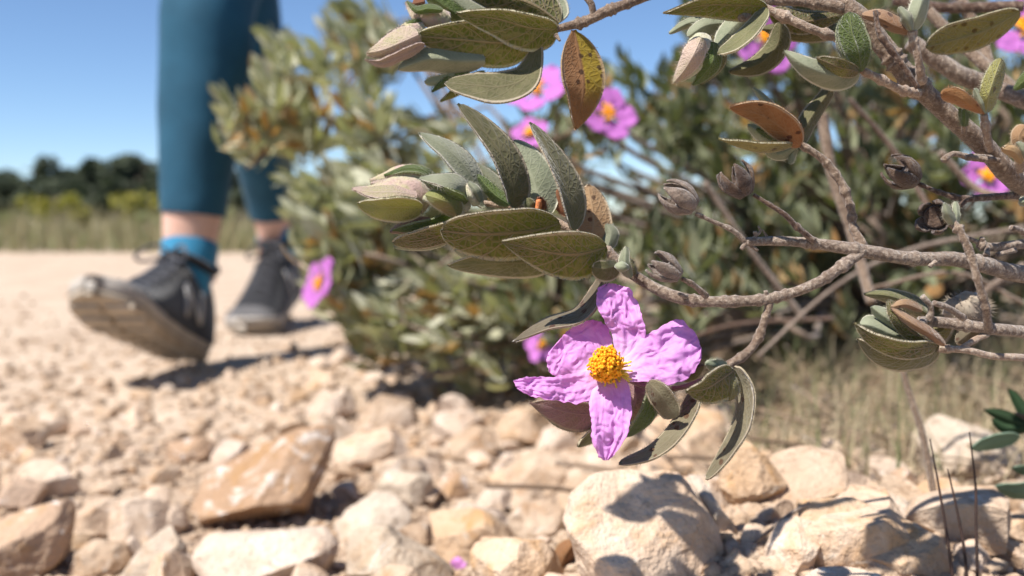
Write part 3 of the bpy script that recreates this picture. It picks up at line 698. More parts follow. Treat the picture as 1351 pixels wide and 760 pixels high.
leaf(S, [(800,360,-2),(785,393,-4),(763,418,-6),(722,428,-6),(677,452,-2)], 10, 12, -4, 5, 'leaf_drooping', .4, .6, label='narrow twisted grey-brown leaf hanging under the cluster', D=DC)
leaf(S, [(815,350,-8),(800,354,-11),(782,352,-11)], 17, 11, 3, 0, 'leaf_olive', .4, .35, D=DC)
leaf(S, [(832,366,-8),(825,348,-10),(826,326,-9)], 8, 6, 3, 1, 'leaf_grey', .5, .5, D=DC)
leaf(S, [(838,362,-4),(834,352,-5),(832,342,-5)], 4, 4, 1, 1, 'leaf_olive', .5, .5, D=DC)
leaf(S, [(800,330,5),(806,310,6),(800,296,7)], 12, 10, 2, 2, 'leaf_grey', .5, .5, D=DC)
mb = MB(); mb.add(*twig_geo([(829,353,-12),(820,352,-13),(812,351,-12)], [3,8.5,3], n=10, rough=.1, D=DC)); mb.obj('leaf_bud', M['leaf_grey'], S)
mb = MB(); mb.add(*twig_geo([(709,282,-2),(711,268,-3),(711,264,-3)], [5,4.6,4], n=8, rough=.15, D=DC)); mb.obj('dry_fruit_stub', simple('orange_stub', (.62, .19, .06), (.7, .25, .1), 300), S)
leaf(S, [(703,279,-1),(699,270,-2),(697,262,-2)], 7, 7, 1, 1, 'leaf_olive', .5, .5, D=DC)
leaf(S, [(718,280,-1),(714,268,-2),(711,260,-3)], 6, 5, 1, 1, 'leaf_brown', .5, .5, D=DC)
# buds at the left end
bud([(562,268,2),(542,257,0),(520,252,0),(494,253,-1),(465,250,0)], [19,25,21,12,1.5], [
    ([(557,272,-6),(530,272,-9),(500,272,-8),(472,268,-4)], 21, 12, 6, -5, 'sepal', .45, .6),
    ([(550,258,-6),(520,254,-7),(490,254,-5),(465,249,-1)], 9, 10, -2, 4, 'bud_sepal', .5, .7)], label='largest fuzzy pink bud with a yellow-green sepal', D=DC)
bud([(568,248,5),(552,237,4),(532,232,4),(508,235,4),(488,238,5)], [15,21,17,9,1.5], [
    ([(572,240,2),(560,226,0),(535,223,0),(507,231,2)], 5, 5, -1, 3, 'leaf_green', .45, .7),
    ([(540,236,-1),(515,240,-2),(489,242,0)], 4, 4, 1, 2, 'bud_sepal', .5, .7)], D=DC)
bud([(612,270,0),(600,268,-4),(585,266,-5),(570,262,-4),(556,262,-2)], [12,16,15,10,2], [
    ([(618,262,-5),(602,245,-10),(580,240,-12),(553,235,-9)], 8, 14, -2, 5, 'leaf_grey', .45, .75),
    ([(616,266,-6),(606,258,-11),(590,250,-13),(556,238,-9)], 14, 4, 5, -2, 'leaf_green', .3, .9),
    ([(604,285,-7),(594,270,-11),(578,262,-12),(562,257,-9)], 14, 16, 4, 3, 'sepal', .5, .6)], 'bud_green', D=DC)
leaf(S, [(575,292,4),(550,294,2),(530,300,1),(515,306,1)], 9, 7, 3, 2, 'sepal_purple', .5, .6, D=DC)
leaf(S, [(600,280,2),(575,295,0),(548,300,-1),(518,304,0)], 7, 8, 2, -2, 'leaf_green', .5, .7, D=DC)
bud([(628,268,-4),(624,258,-6),(620,250,-6),(616,244,-5)], [7,9,8,3], [], 'bud_green', D=DC)
leaf(S, [(634,266,-7),(628,252,-9),(618,240,-8)], 4, 6, 1, 1, 'leaf_grey', .5, .6, name='bract', D=DC)
# --- lower right leaves under the flower
leaf(S, [(862,508,3),(858,530,1),(848,552,0),(826,576,1)], 12, 9, 3, -3, 'leaf_green', .55, .6, D=DF + .003)
leaf(S, [(868,512,5),(862,535,4),(856,556,4)], 9, 9, 3, 3, 'leaf', .5, .6, D=DF + .003)
leaf(S, [(856,504,-4),(870,518,-6),(884,538,-5),(892,550,-4)], 14, 17, -1, 4, 'leaf_drooping', .45, .4, D=DF + .003)
leaf(S, [(968,488,-6),(950,500,-11),(930,512,-13),(905,516,-12)], 30, 15, 5, -3, 'leaf', .35, .7, label='shield-shaped netted leaf right of the flower', D=DF + .003)
leaf(S, [(958,480,-4),(945,482,-9),(931,480,-10)], 8, 8, 3, 0, 'leaf_grey', .5, .5, D=DF + .003)
leaf(S, [(960,492,-7),(966,512,-8),(962,528,-7)], 8, 8, 2, 2, 'leaf_yellow', .5, .5, D=DF + .003)
leaf(S, [(922,512,2),(908,545,0),(890,573,-2),(860,598,-3),(817,612,-2)], 11, 13, -3, 4, 'leaf_drooping', .3, .4, label='long curved drooping leaf below the flower', D=DF + .003)
leaf(S, [(968,484,-2),(983,520,-4),(978,560,-5),(957,598,-4),(932,633,-2)], 13, 12, -4, 4, 'leaf_drooping', .3, .45, label='long drooping spotted leaf with a brown tip', D=DF + .003)
leaf(S, [(898,498,6),(912,490,5),(928,482,5)], 13, 12, 3, 2, 'leaf_olive', .5, .6, D=DF + .003)
leaf(S, [(822,492,9),(835,500,8),(846,508,8)], 7, 9, 1, 1, 'bud_green', .5, .6, name='bract') if False else None
# calyx parts behind the flower
leaf(S, [(790,545,6),(760,545,3),(730,538,2),(699,531,3)], 24, 16, 4, -2, 'sepal_purple', .45, .8, name='sepal', D=DF + .003)
leaf(S, [(788,552,9),(750,556,8),(712,541,8)], 13, 12, 2, 0, 'leaf', .5, .8, name='sepal', D=DF + .003)
leaf(S, [(800,560,8),(782,574,7),(762,589,6)], 8, 7, 2, -1, 'leaf_olive', .5, .6, D=DF + .003)
leaf(S, [(828,500,10),(840,525,9),(826,555,9)], 20, 20, 3, 3, 'sepal_purple', .5, .5, name='sepal', D=DF + .003)
leaf(S, [(836,470,10),(850,462,9),(858,448,9)], 6, 6, 2, 2, 'leaf_grey', .5, .6, name='bract', D=DF + .003)
# --- orange leaf group
leaf(S, [(1056,192,4),(1035,172,0),(1005,152,-2),(963,141,-2)], 16, 22, 4, -4, 'leaf_brown', .5, .6, label='brown spotted leaf pointing left on an arching twig')
leaf(S, [(1045,190,2),(1010,194,0),(980,190,-1),(948,183,0)], 7, 6, 4, -4, 'leaf_yellow', .5, .8)
leaf(S, [(1040,165,6),(1022,146,6),(994,116,6)], 6, 7, 2, 2, 'leaf_grey', .5, .6)
leaf(S, [(1045,188,6),(1015,180,7),(987,165,8)], 12, 10, 4, 0, 'leaf_grey', .5, .5)
leaf(S, [(1048,186,5),(1020,178,5),(998,170,5)], 7, 6, 2, 0, 'leaf_green', .5, .6)
leaf(S, [(1050,192,6),(1030,203,6),(1009,200,6)], 8, 7, 3, 0, 'leaf_grey', .5, .5)
leaf(S, [(1054,192,8),(1064,165,10),(1080,140,12),(1104,106,14)], 13, 11, 3, 3, 'leaf_olive', .4, .5)
leaf(S, [(1050,194,7),(1045,206,7),(1042,216,7)], 4, 4, 1, 1, 'leaf_grey', .5, .5)
# --- upper right leaves
leaf(S, [(1012,8,0),(975,6,-4),(930,6,-6),(875,17,-5)], 22, 12, 5, -4, 'leaf', .5, .8, label='olive leaf under the top branch pointing left')
leaf(S, [(1012,12,-2),(995,35,-6),(970,58,-8),(947,70,-7)], 10, 11, -3, 4, 'leaf_olive', .35, .5)
leaf(S, [(985,22,4),(965,38,2),(944,66,1)], 24, 14, 3, 3, 'leaf_grey', .5, .5)
leaf(S, [(955,30,6),(930,34,5),(908,48,5)], 14, 10, 3, 2, 'leaf_grey', .5, .4)
leaf(S, [(940,28,8),(910,30,8),(883,44,8)], 6, 6, 2, 1, 'leaf_grey', .5, .6)
leaf(S, [(1030,30,10),(1025,60,11),(1000,85,12),(962,95,12)], 16, 14, 3, 3, 'leaf_olive', .5, .6)
leaf(S, [(1015,15,10),(1060,28,14),(1110,20,18)], 14, 18, 3, 3, 'leaf', .5, .6)
leaf(S, [(1110,40,20),(1060,42,20),(1005,38,22)], 14, 14, 3, 3, 'leaf_olive', .5, .6)
bud([(926,52,4),(922,66,2),(912,84,0),(900,100,0),(890,108,1)], [14,20,17,9,3], [
    ([(925,50,-4),(915,72,-6),(903,92,-4),(889,109,-1)], 14, 14, 3, 3, 'bud_sepal', .45, .8),
    ([(940,56,0),(940,80,-2),(928,98,0),(914,112,2)], 12, 12, 3, 0, 'leaf_green', .45, .8),
    ([(945,60,4),(946,84,3),(924,112,3)], 10, 10, 3, 0, 'leaf', .45, .8)], 'bud_green', label='plump hanging pale green bud under the top branch')
leaf(S, [(1135,94,-12),(1132,70,-16),(1124,45,-16),(1121,17,-13)], 21, 20, -2, 3, 'leaf_green', .65, .4, label='rounded backlit green leaf in front of the thick branch')
leaf(S, [(1134,94,-11),(1118,72,-13),(1104,52,-12)], 8, 8, 3, 1, 'leaf_grey', .55, .5)
leaf(S, [(1133,96,-10),(1100,100,-14),(1066,88,-16),(1034,67,-13)], 19, 17, 5, 2, 'leaf_grey', .5, .8)
leaf(S, [(1132,94,-14),(1108,88,-18),(1078,76,-16)], 12, 11, 5, -1, 'leaf', .5, .6)
leaf(S, [(1202,42,-9),(1180,34,-11),(1160,24,-11),(1137,20,-8)], 8, 13, 3, 2, 'leaf_tan', .4, .5, label='curled tan leaf on the thick branch')
leaf(S, [(1202,40,-11),(1195,24,-13),(1186,10,-12)], 6, 7, 2, 1, 'leaf_grey', .5, .5)
leaf(S, [(1204,40,-10),(1210,20,-12),(1216,0,-12),(1224,-26,-10)], 13, 11, 2, 3, 'leaf_grey', .5, .6)
leaf(S, [(1298,150,-9),(1278,136,-12),(1262,126,-12),(1242,124,-10)], 11, 11, 4, -1, 'leaf_brown', .9, .4)
leaf(S, [(1299,150,-9),(1294,136,-11),(1286,117,-11)], 6, 7, 2, 1, 'leaf_grey', .5, .5)
leaf(S, [(1300,148,-9),(1304,125,-12),(1312,100,-12),(1320,78,-10)], 14, 13, 1, 4, 'leaf_yellow', .5, .45, label='yellow-green spotted leaf standing on the thick branch')
leaf(S, [(1348,215,-8),(1338,200,-10),(1322,196,-9)], 7, 7, 2, 0, 'leaf_tan', .5, .4)
leaf(S, [(1350,212,-8),(1350,200,-10),(1342,188,-10)], 6, 7, 2, 0, 'leaf_grey', .5, .4)
leaf(S, [(1352,205,-8),(1344,182,-9),(1352,166,-9)], 10, 8, 2, 0, 'leaf_tan', .5, .4)
leaf(S, [(1272,166,-6),(1271,155,-8),(1266,144,-8)], 4, 4, 1, 1, 'leaf_green', .4, .4)
leaf(S, [(1272,166,-7),(1273,156,-9),(1272,145,-9)], 4, 4, 1, 1, 'leaf_green', .4, .4)
twig(S, [(1272,175,-2),(1272,163,-6)], [4,3.5], 'bark', name='spur')
leaf(S, [(1345,265,-2),(1352,266,-4),(1362,264,-4)], 5, 5, 1, 1, 'leaf_grey', .4, .4)
leaf(S, [(1345,15,30),(1300,40,32),(1260,52,34),(1222,62,34)], 20, 22, 4, -3, 'leaf_yellow', .5, .4, label='large dull yellow leaf behind the upper right twigs')
leaf(S, [(1400,60,20),(1370,90,22),(1338,118,24)], 14, 12, 2, 2, 'leaf_green', .5, .6)
# small leaf pair on the upright twig and the rosette
leaf(S, [(1258,296,-7),(1250,282,-9),(1246,268,-9)], 6, 7, 2, 1, 'leaf_grey', .45, .6)
leaf(S, [(1260,296,-6),(1262,282,-6),(1260,266,-5)], 5, 4, 1, 1, 'leaf_grey', .5, .6)
leaf(S, [(1225,415,6),(1200,400,4),(1170,390,2),(1140,388,2)], 13, 12, 6, 4, 'leaf_olive', .4, .8)
leaf(S, [(1228,455,0),(1195,440,-4),(1170,420,-5),(1150,405,-4)], 10, 13, 4, 4, 'leaf_grey', .4, .5)
leaf(S, [(1240,455,-3),(1205,440,-9),(1184,418,-11),(1172,396,-9)], 12, 14, 2, 5, 'leaf', .4, .5)
leaf(S, [(1216,410,-6),(1195,402,-10),(1176,405,-11)], 4, 7, 1, 2, 'leaf_tan', .5, .6)
leaf(S, [(1246,455,-6),(1225,440,-11),(1200,425,-13),(1176,407,-11)], 5, 8, 2, 3, 'leaf_tan', .5, .6)
leaf(S, [(1234,456,-6),(1195,460,-12),(1155,448,-14),(1127,426,-12)], 14, 10, 4, -4, 'leaf', .4, .7)
leaf(S, [(1240,448,-1),(1190,445,-4),(1150,430,-5),(1135,428,-4)], 14, 17, 4, 6, 'leaf_grey', .4, .5)
leaf(S, [(1238,460,-2),(1205,470,-6),(1165,470,-7),(1131,447,-5)], 18, 14, 6, -5, 'leaf_olive', .45, .7)
leaf(S, [(1228,440,2),(1240,438,2),(1252,428,2)], 10, 12, 2, 2, 'leaf_yellow', .5, .5)
# --- seed capsules
def capsule(c, dirpx, ln, r, openk, mat, D, roll=0.0, label=None, zdir=0.0):
    """five dry valves round an axis that runs from the stalk to the tip"""
    o = P(c[0], c[1], D); s = D / F
    a = (rt * dirpx[0] - up * dirpx[1] - fw * zdir).normalized(); x = a.cross(fw).normalized(); y = a.cross(x)
    base_ = o - a * (ln * s * .45)
    mb = MB()
    prof = [(0, .02), (.0, .25), (.12, .62), (.28, .9), (.42, .93), (.46, .8), (.36, .3), (.34, .01)]
    V = []; ns = 16
    for t, rr in prof:
        for j in range(ns):
            an = 2 * math.pi * j / ns
            V.append(base_ + a * (t * ln * s) + (x * math.cos(an) + y * math.sin(an)) * (rr * r * s * .92))
    mb.add(V, grid_faces(len(prof), ns, 0, True))
    cap = mb.obj('seed_capsule', M[mat], S, label=label)
    for k in range(5):
        V, U = [], []; nu, nv = 12, 7; ob_ = openk * random.uniform(.5, 1.35)
        for i in range(nu):
            t = i / (nu - 1)
            wd = (1 - t ** 2.4) * .98 + .02
            rr = r * s * (math.sin(math.pi * (.12 + .76 * t)) ** .75) * 1.02 + ob_ * r * s * t ** 1.6
            for j in range(nv):
                f_ = -1 + 2 * j / (nv - 1)
                an = roll + k * 2 * math.pi / 5 + f_ * .66 * wd
                q_ = 1 + .10 * noise.noise(Vector((t * 4, f_ * 2, k * 5.0 + c[0])))
                V.append(base_ + a * ((t * (1 - .12 * ob_)) * ln * s) + (x * math.cos(an) + y * math.sin(an)) * rr * q_ * (1 - .10 * f_ * f_)); U.append((t, j / (nv - 1)))
        build('valve', V, grid_faces(nu, nv), M[mat], cap, U, solid=.0005)
capsule((897,262), (-.72,-.42), 50, 21, .12, 'capsule_grey', D0 - .003, .3, 'nearly closed grey-brown capsule')
capsule((974,240), (-.42,-.75), 46, 19, .62, 'capsule', D0 - .005, .5, 'wide open dark capsule')
capsule((879,354), (-.75,-.45), 46, 15, .50, 'capsule_grey', D0 - .012, .1, 'small split capsule above the flower')
capsule((1192,228), (-.75,-.45), 46, 21, .25, 'capsule', D0 + .01, .9, 'dark half-open capsule below the thick branch')
capsule((1234,286), (-.55,.05), 34, 18, .75, 'capsule', D0 + .006, .2, 'dry capsule splayed open towards the camera', zdir=.7)
# fuzzy dry head with hairs
mb = MB(); hp = P(1277, 408, D0 + .012)
v, f = ICO[3]; s_ = 24 * D0 / F
vv = [Vector((a[0] * 1.3, a[1] * .9, a[2] * 1.0)) * s_ * (1 + .22 * noise.noise(Vector(a) * 2)) for a in v]
mb.add([hp + a for a in vv], f)
hb = mb.obj('dry_flower_head', M['fuzz'], S, label='woolly grey-brown dried flower head')
mb = MB()
for k in range(900):
    n_ = Vector(np.random.normal(size=3)).normalized(); q_ = hp + Vector((n_.x * 1.3, n_.y * .9, n_.z)) * s_ * .95
    t_ = q_ + (n_ + Vector(np.random.normal(size=3)) * .35).normalized() * s_ * random.uniform(.2, .45); sd = n_.orthogonal().normalized() * .00011
    mb.add([q_ - sd, q_ + sd, t_], [(0, 1, 2)])
mb.obj('hairs', M['fuzz'], hb)
leaf(S, [(1290,432,6),(1278,440,8),(1262,452,8)], 14, 14, 2, 2, 'leaf_drooping', .5, .5)

# --- the flower
mb = MB(); mb.add(*twig_geo([(815,494,9),(806,488,6),(801,484,4)], [5,9,10], n=10, rough=.05, ns=18, D=DF))
flower = mb.obj('flower', M['bud_green'], S, label='wide open crumpled lilac flower with an orange centre')
def petal(stations, seed, amp=1.0, D=DF, parent=None, mat='petal', nu=72, nv=60, cup=0, yy0=486):
    """stations base to tip: ((xL,yL,mmL),(xR,yR,mmR))"""
    Lp = spline([s_[0] for s_ in stations], nu); Rp = spline([s_[1] for s_ in stations], nu)
    V, U = [], []
    for i in range(nu):
        u = i / (nu - 1); ck = min(1, max(0, (u - .12) / .35))
        for j in range(nv):
            v = j / (nv - 1); e = 1 - (2 * v - 1) ** 2
            q_ = Lp[i] * (1 - v) + Rp[i] * v
            a_ = Vector((q_[0] / 26, q_[1] / 26, seed * 9.1)); b_ = Vector((q_[0] / 9, q_[1] / 9, seed * 5.7))
            wv = Vector((noise.noise(a_ * 1.7), noise.noise(a_ * 1.7 + Vector((5, 5, 5))), 0))
            d1 = noise.voronoi(Vector((q_[0] / 15, q_[1] / 15, seed * 3.1)) + wv * .8)[0]; d2 = noise.voronoi(Vector((q_[0] / 6.5, q_[1] / 6.5, seed * 1.7)) + wv * 1.5)[0]
            cr_ = 1.6 * min(.8, d1[1] - d1[0]) + .4 * min(.8, d2[1] - d2[0])
            z = q_[2] + cup * e + amp * ck * (cr_ - .6 + 1.9 * noise.noise(a_) + .8 * noise.noise(Vector((v * 6, u * 1.3, seed * 2.2)))) + (yy0 - q_[1]) / 240 * 22
            jx = noise.noise(b_ + Vector((3, 9, 1))) * 1.2 * ck; jy = noise.noise(b_ + Vector((7, 2, 5))) * 1.2 * ck
            ew = ck * (1 - e) ** 6
            wx = noise.noise(Vector((u * 11, 8.0 * (v > .5), seed * 3.3))) * 3.0 * ew
            sx = (Lp[i][:2] - Rp[i][:2]); wx += noise.noise(Vector((u * 27, 8.0 * (v > .5), seed * 3.3))) * 2.0 * ew; ln = np.linalg.norm(sx) + 1e-6
            tipw = (noise.noise(Vector((v * 9, 2.2, seed * 4.4))) + .6 * noise.noise(Vector((v * 23, 4.2, seed * 4.4)))) * 3.4 * max(0, u - .8) * 5
            V.append(P(q_[0] + jx + sx[0] / ln * wx, q_[1] + jy + sx[1] / ln * wx + tipw * .5, D + z / 1000)); U.append((u, v))
    return build('petal', V, grid_faces(nu, nv), M[mat], parent, U, solid=.00016)
petal([((785,489,6),(801,466,6)), ((760,494,7),(808,452,7)), ((738,497,6),(802,433,6)), ((726,491,5),(785,422,6)), ((722,470,4),(764,425,5)), ((736,452,4),(750,435,5))], 1, .9, parent=flower)
petal([((803,482,5),(814,482,5)), ((811,462,4),(836,470,3)), ((805,437,2),(851,450,1)), ((794,416,0),(850,430,-1)), ((787,395,-1),(844,405,-2)), ((791,380,0),(832,382,-1)), ((801,373,1),(817,376,1))], 2, 1.35, parent=flower)
petal([((812,478,4),(813,493,4)), ((830,466,3),(828,503,3)), ((850,444,1),(852,504,2)), ((872,432,1),(880,508,0)), ((895,421,2),(905,501,0)), ((914,436,3),(922,480,2)), ((922,449,4),(926,462,3))], 3, 1.0, parent=flower)
petal([((798,492,3),(812,490,3)), ((784,510,1),(826,502,2)), ((778,530,-1),(832,518,0)), ((779,555,-1),(832,545,-1)), ((782,580,0),(828,572,0)), ((790,600,2),(813,597,2)), ((795,608,3),(803,606,3))], 4, .9, parent=flower)
petal([((798,482,3),(800,501,3)), ((775,489,0),(790,523,1)), ((745,495,-3),(765,532,-1)), ((715,497,-6),(735,530,-4)), ((694,498,-8),(706,524,-6)), ((677,501,-9),(682,513,-8))], 5, 1.1, parent=flower)
mbA, mbF = MB(), MB(); v1, f1 = ICO[2]
for k in range(380):
    rr = 22.5 * math.sqrt((k + .5) / 380) * random.uniform(.82, 1.12) * (1 + .14 * noise.noise(Vector((k * 2.39996 % 6.283 * 1.2, 3, 1)))); an = k * 2.39996
    x = 799 + rr * math.cos(an) * 1.0 + random.uniform(-1.6, 1.6); y = 481 + rr * math.sin(an) + random.uniform(-1.6, 1.6)
    h = -9.0 * (1 - (rr / 30) ** 2) - 1.0 + random.uniform(-1.8, 1.2)
    tip = P(x, y, DF + h / 1000); bs = P(806 + (x - 800) * .30, 488 + (y - 482) * .30, DF + .003)
    midp = bs.lerp(tip, .55) + Vector((random.uniform(-1, 1), 0, random.uniform(-1, 1))) * .0004 + (P(x, y, DF) - P(800, 483, DF)) * .18
    mbF.add(*tube_world(spline([tuple(bs), tuple(midp), tuple(tip)], 6), [.00016] * 6, 5))
    sz = random.uniform(.00026, .00043); el_ = np.array((1, 1, random.uniform(1.1, 1.7))) * sz
    n_ = Matrix.Rotation(random.uniform(0, 3), 3, Vector((random.random(), random.random(), random.random())).normalized())
    mbA.add([tip + n_ @ Vector(tuple(a * el_)) for a in v1], f1)
for k in range(46):     # outer fringe of short pale filaments
    an = random.uniform(-.6, 2.6); rr = random.uniform(14, 29)
    tip = P(808 + rr * math.cos(an), 489 + rr * math.sin(an), DF + random.uniform(-.002, .001)); bs = P(806, 487, DF + .002)
    mbF.add(*tube_world(spline([tuple(bs), tuple(bs.lerp(tip, .5)), tuple(tip)], 5), [.00026] * 5, 5))
mbF.obj('filaments', M['filament'], flower); mbA.obj('anthers', M['anther'], flower)

# ---------------------------------------------------------------- generic bushes
def leafquad(mb, base_, dirv, upv, ln, wd, shade, fold=.25, bend=.2):
    side = dirv.cross(upv).normalized(); nn = side.cross(dirv).normalized()
    V = []; st = [(0, .1), (.22, .75), (.5, 1), (.78, .72), (1, .04)]
    for t, w_ in st:
        c = base_ + dirv * (ln * t) - nn * (bend * ln * t * t)
        for s_ in (-1, 0, 1): V.append(c + side * (s_ * wd * w_) + nn * (fold * wd * w_ * abs(s_)))
    mb.add(V, grid_faces(5, 3), [(shade, .5)] * 15)
def inpoly(x, y, pl):
    c = False; j = len(pl) - 1
    for i in range(len(pl)):
        if (pl[i][1] > y) != (pl[j][1] > y) and x < (pl[j][0] - pl[i][0]) * (y - pl[i][1]) / (pl[j][1] - pl[i][1]) + pl[i][0]: c = not c
        j = i
    return c
def shoot(mbl, mbd, tip, dirv, nl, ln, deadp=.08, spread=.7):
    dirv = dirv.normalized(); o = dirv.orthogonal().normalized()
    for k in range(nl):
        an = k * 2.4 + random.uniform(-.3, .3); t = k / nl
        rad = (Matrix.Rotation(an, 3, dirv) @ o)
        dv = (dirv * (1 - .75 * (1 - t) * spread) + rad * (.95 - .65 * t) * spread + Vector((0, 0, .1))).normalized()
        b_ = tip - dirv * ln * 1.3 * (1 - t)
        l_ = ln * random.uniform(.7, 1.15) * (1 - .35 * t)
        (mbd if random.random() < deadp * (1.8 - 1.6 * t) else mbl).__class__
        leafquad(mbd if random.random() < deadp * (1.8 - 1.6 * t) else mbl, b_, dv, rad, l_, l_ * random.uniform(.13, .22), random.random(), random.uniform(.1, .6), random.uniform(-.1, .35))
def bush(name, label, base_, poly, drange, n, leaflen, mats, dirf, deadp=.08, flowers=(), spine=.6, dense=(8, 13), extra_branches=(), keep=None, clusters=0, spread=30, centres=()):
    root = empty(name, base_, label, 'shrub')
    mbl, mbd, mbb = MB(), MB(), MB(); bs = Vector(base_)
    xs = [p_[0] for p_ in poly]; ys = [p_[1] for p_ in poly]; k = 0
    cen = [(x, y, d, np.random.normal(size=3) * .3) for x, y, d in centres for _ in range(3)]
    while len(cen) < clusters:
        x = random.uniform(min(xs), max(xs)); y = random.uniform(min(ys), max(ys))
        if inpoly(x, y, poly): cen.append((x, y, random.uniform(*drange), np.random.normal(size=3) * .35))
    while k < n:
        jit = np.zeros(3)
        if random.random() < .86:
            cx, cy, cdp, jit = random.choice(cen); x, y, d = random.gauss(cx, spread), random.gauss(cy, spread * .8), cdp + random.gauss(0, .03)
        else: x = random.uniform(min(xs), max(xs)); y = random.uniform(min(ys), max(ys)); d = random.uniform(*drange)
        if not inpoly(x, y, poly): continue
        k += 1
        tip = P(x, y, d)
        if keep and not keep(x, y, d): continue
        if tip.z < ground_z(tip.x, tip.y) + .015: continue
        dv = Vector(dirf(x, y)) + Vector(np.random.normal(size=3)) * .22 + Vector(jit)
        shoot(mbl, mbd, tip, dv, random.randint(*dense), leaflen * random.uniform(.75, 1.2), deadp)
        if random.random() < spine and x > 430:
            e = tip - dv.normalized() * leaflen * 1.2; m1 = e - dv.normalized() * .05 + Vector((0, 0, .01))
            m2 = m1.lerp(bs, .5) + Vector((random.uniform(-.03, .03), random.uniform(-.03, .03), .03))
            c = spline([tuple(tip), tuple(e), tuple(m1), tuple(m2), tuple(bs)], 14)
            mbb.add(*tube_world(c, np.linspace(.0011, .0045, 14), 5))
    mbb.obj('branches', M['bark'], root); mbl.obj('foliage', M[mats[0]], root); mbd.obj('dead_leaves', M[mats[1]], root)
    for pts, r in extra_branches: twig(root, pts, r, random.choice(['bark', 'bark_grey', 'bark_dark']), D=0, name='stem', rough=.1)
    for c, d, r, nv_ in flowers: far_flower(root, P(*c, d), Vector(nv_), r)
    return root
def far_flower(root, c, nrm, r):
    nrm = nrm.normalized(); x = nrm.orthogonal().normalized(); y = nrm.cross(x); ro = random.uniform(0, 6)
    v, f = ICO[2]
    fl = build('flower', [c - nrm * .003 + Vector(a) * .003 for a in v], f, M['bud_green'], root)
    for k in range(5):
        an = ro + k * 2 * math.pi / 5 + random.uniform(-.12, .12); V, U = [], []; nu, nv = 12, 11; sd = random.uniform(0, 99)
        for i in range(nu):
            u = i / (nu - 1); wd = .68 * min(1, (u * 1.5 + .05)) * (1 - max(0, u - .75) ** 2 * 9)
            for j in range(nv):
                s_ = -1 + 2 * j / (nv - 1); th = an + s_ * wd
                q_ = c + (x * math.cos(th) + y * math.sin(th)) * r * u * (1 - .08 * s_ * s_) + nrm * (r * (.16 * u + .13 * noise.noise(Vector((u * 4, s_ * 2.5, sd))) * u))
                V.append(q_); U.append((u, j / (nv - 1)))
        build('petal', V, grid_faces(nu, nv), M['petal_far'], fl, U, solid=.0003)
    mb = MB()
    for k in range(60):
        q_ = c + nrm * (.003 + .003 * random.random()) + (x * random.gauss(0, 1) + y * random.gauss(0, 1)) * r * .11
        v1_, f1_ = ICO[1]; mb.add([q_ + Vector(a) * .0011 for a in v1_], f1_)
    mb.obj('anthers', M['anther'], fl)

def dir_left(x, y):
    return (-.75, -.25, .45) if y > 170 else (-.35, -.2, .8)
bush('leafy_shrub', "sunlit grey-green leafy shrub beside the path, partly in front of the walker's rear leg", (.06, 1.22, ground_z(.06, 1.22)),
     [(335,40),(430,26),(455,-20),(515,-20),(512,40),(495,105),(560,150),(640,172),(745,175),(800,330),(780,480),(700,510),(620,500),(540,470),(470,440),(430,400),(400,350),(385,290),(352,215),(280,168),(288,128),(330,105)],
     (.98, 1.50), 520, .042, ('bush_leaf', 'bush_dead'), dir_left, .11, spine=.3, dense=(9, 14), clusters=115, spread=27, centres=[(445,372,1.07),(430,335,1.08),(440,405,1.06),(405,300,1.1),(415,262,1.12),(310,150,1.16),(480,440,1.06),(540,465,1.06),(620,485,1.07)], keep=lambda x, y, d: 1.0 + (480 - y) / 480 * .16 < d < 1.2 + (480 - y) / 480 * .24,
     flowers=[((424,374), 1.03, .029, (-.75, -.6, .35)), ((718,456), .98, .020, (-.4, -.7, .5))])
bush('background_shrub', 'dark green flowering shrub behind the near twigs, full of dead stems, out of focus', (.5, 1.35, ground_z(.5, 1.35)),
     [(640,160),(690,150),(720,110),(760,85),(790,75),(850,85),(890,45),(905,-40),(1450,-40),(1450,440),(1200,455),(1060,475),(960,485),(800,480),(690,470),(640,320)],
     (.85, 1.75), 1400, .032, ('bush_dark', 'bush_dead'), lambda x, y: (-.4, -.45, .6), .10, spine=.2, clusters=190, spread=26, keep=lambda x, y, d: not (x > 900 and y > 400 and d < 1.05) and not (y < 130 and x < 880 and d > 1.2),
     flowers=[((708,120), .74, .024, (-.3, -.75, .6)), ((800,152), .74, .024, (.35, -.8, .45)), ((700,178), .80, .016, (-.2, -.8, .5)), ((1008,52), .62, .024, (.3, -.9, .1)),
              ((1350,36), .60, .020, (-.2, -.9, .2)), ((1300,232), .66, .017, (-.1, -.9, .2))],
     extra_branches=[([(1085,150,480),(1098,230,480),(1125,310,480),(1150,400,470)], [8,8,8,8]), ([(1200,55,350),(1260,95,350),(1300,112,350),(1360,135,340)], [12,13,13,13]),
        ([(1225,15,380),(1270,60,375),(1310,95,370),(1400,170,360)], [8,8,9,10]), ([(1262,-10,390),(1290,40,385),(1305,85,380),(1312,110,375)], [8,8,8,8]), ([(1180,0,400),(1240,10,390),(1351,8,380)], [8,8,8]),
        ([(1000,470,600),(1100,380,620),(1200,330,640),(1351,300,640)], [2.5,3,3.5,4]),
        ([(860,470,720),(960,430,720),(1100,420,700)], [2.5,3,3]), ([(930,240,640),(990,330,650),(1060,420,660)], [4,4,5]), ([(1230,470,560),(1280,400,560),(1351,350,560)], [5,5,6]), ([(1150,380,560),(1260,360,560),(1351,400,560)], [3,3,3]),
        ([(1240,200,520),(1290,250,520),(1351,262,500)], [5,5,5]), ([(1120,130,560),(1180,200,560),(1240,300,540)], [4,4,4])])
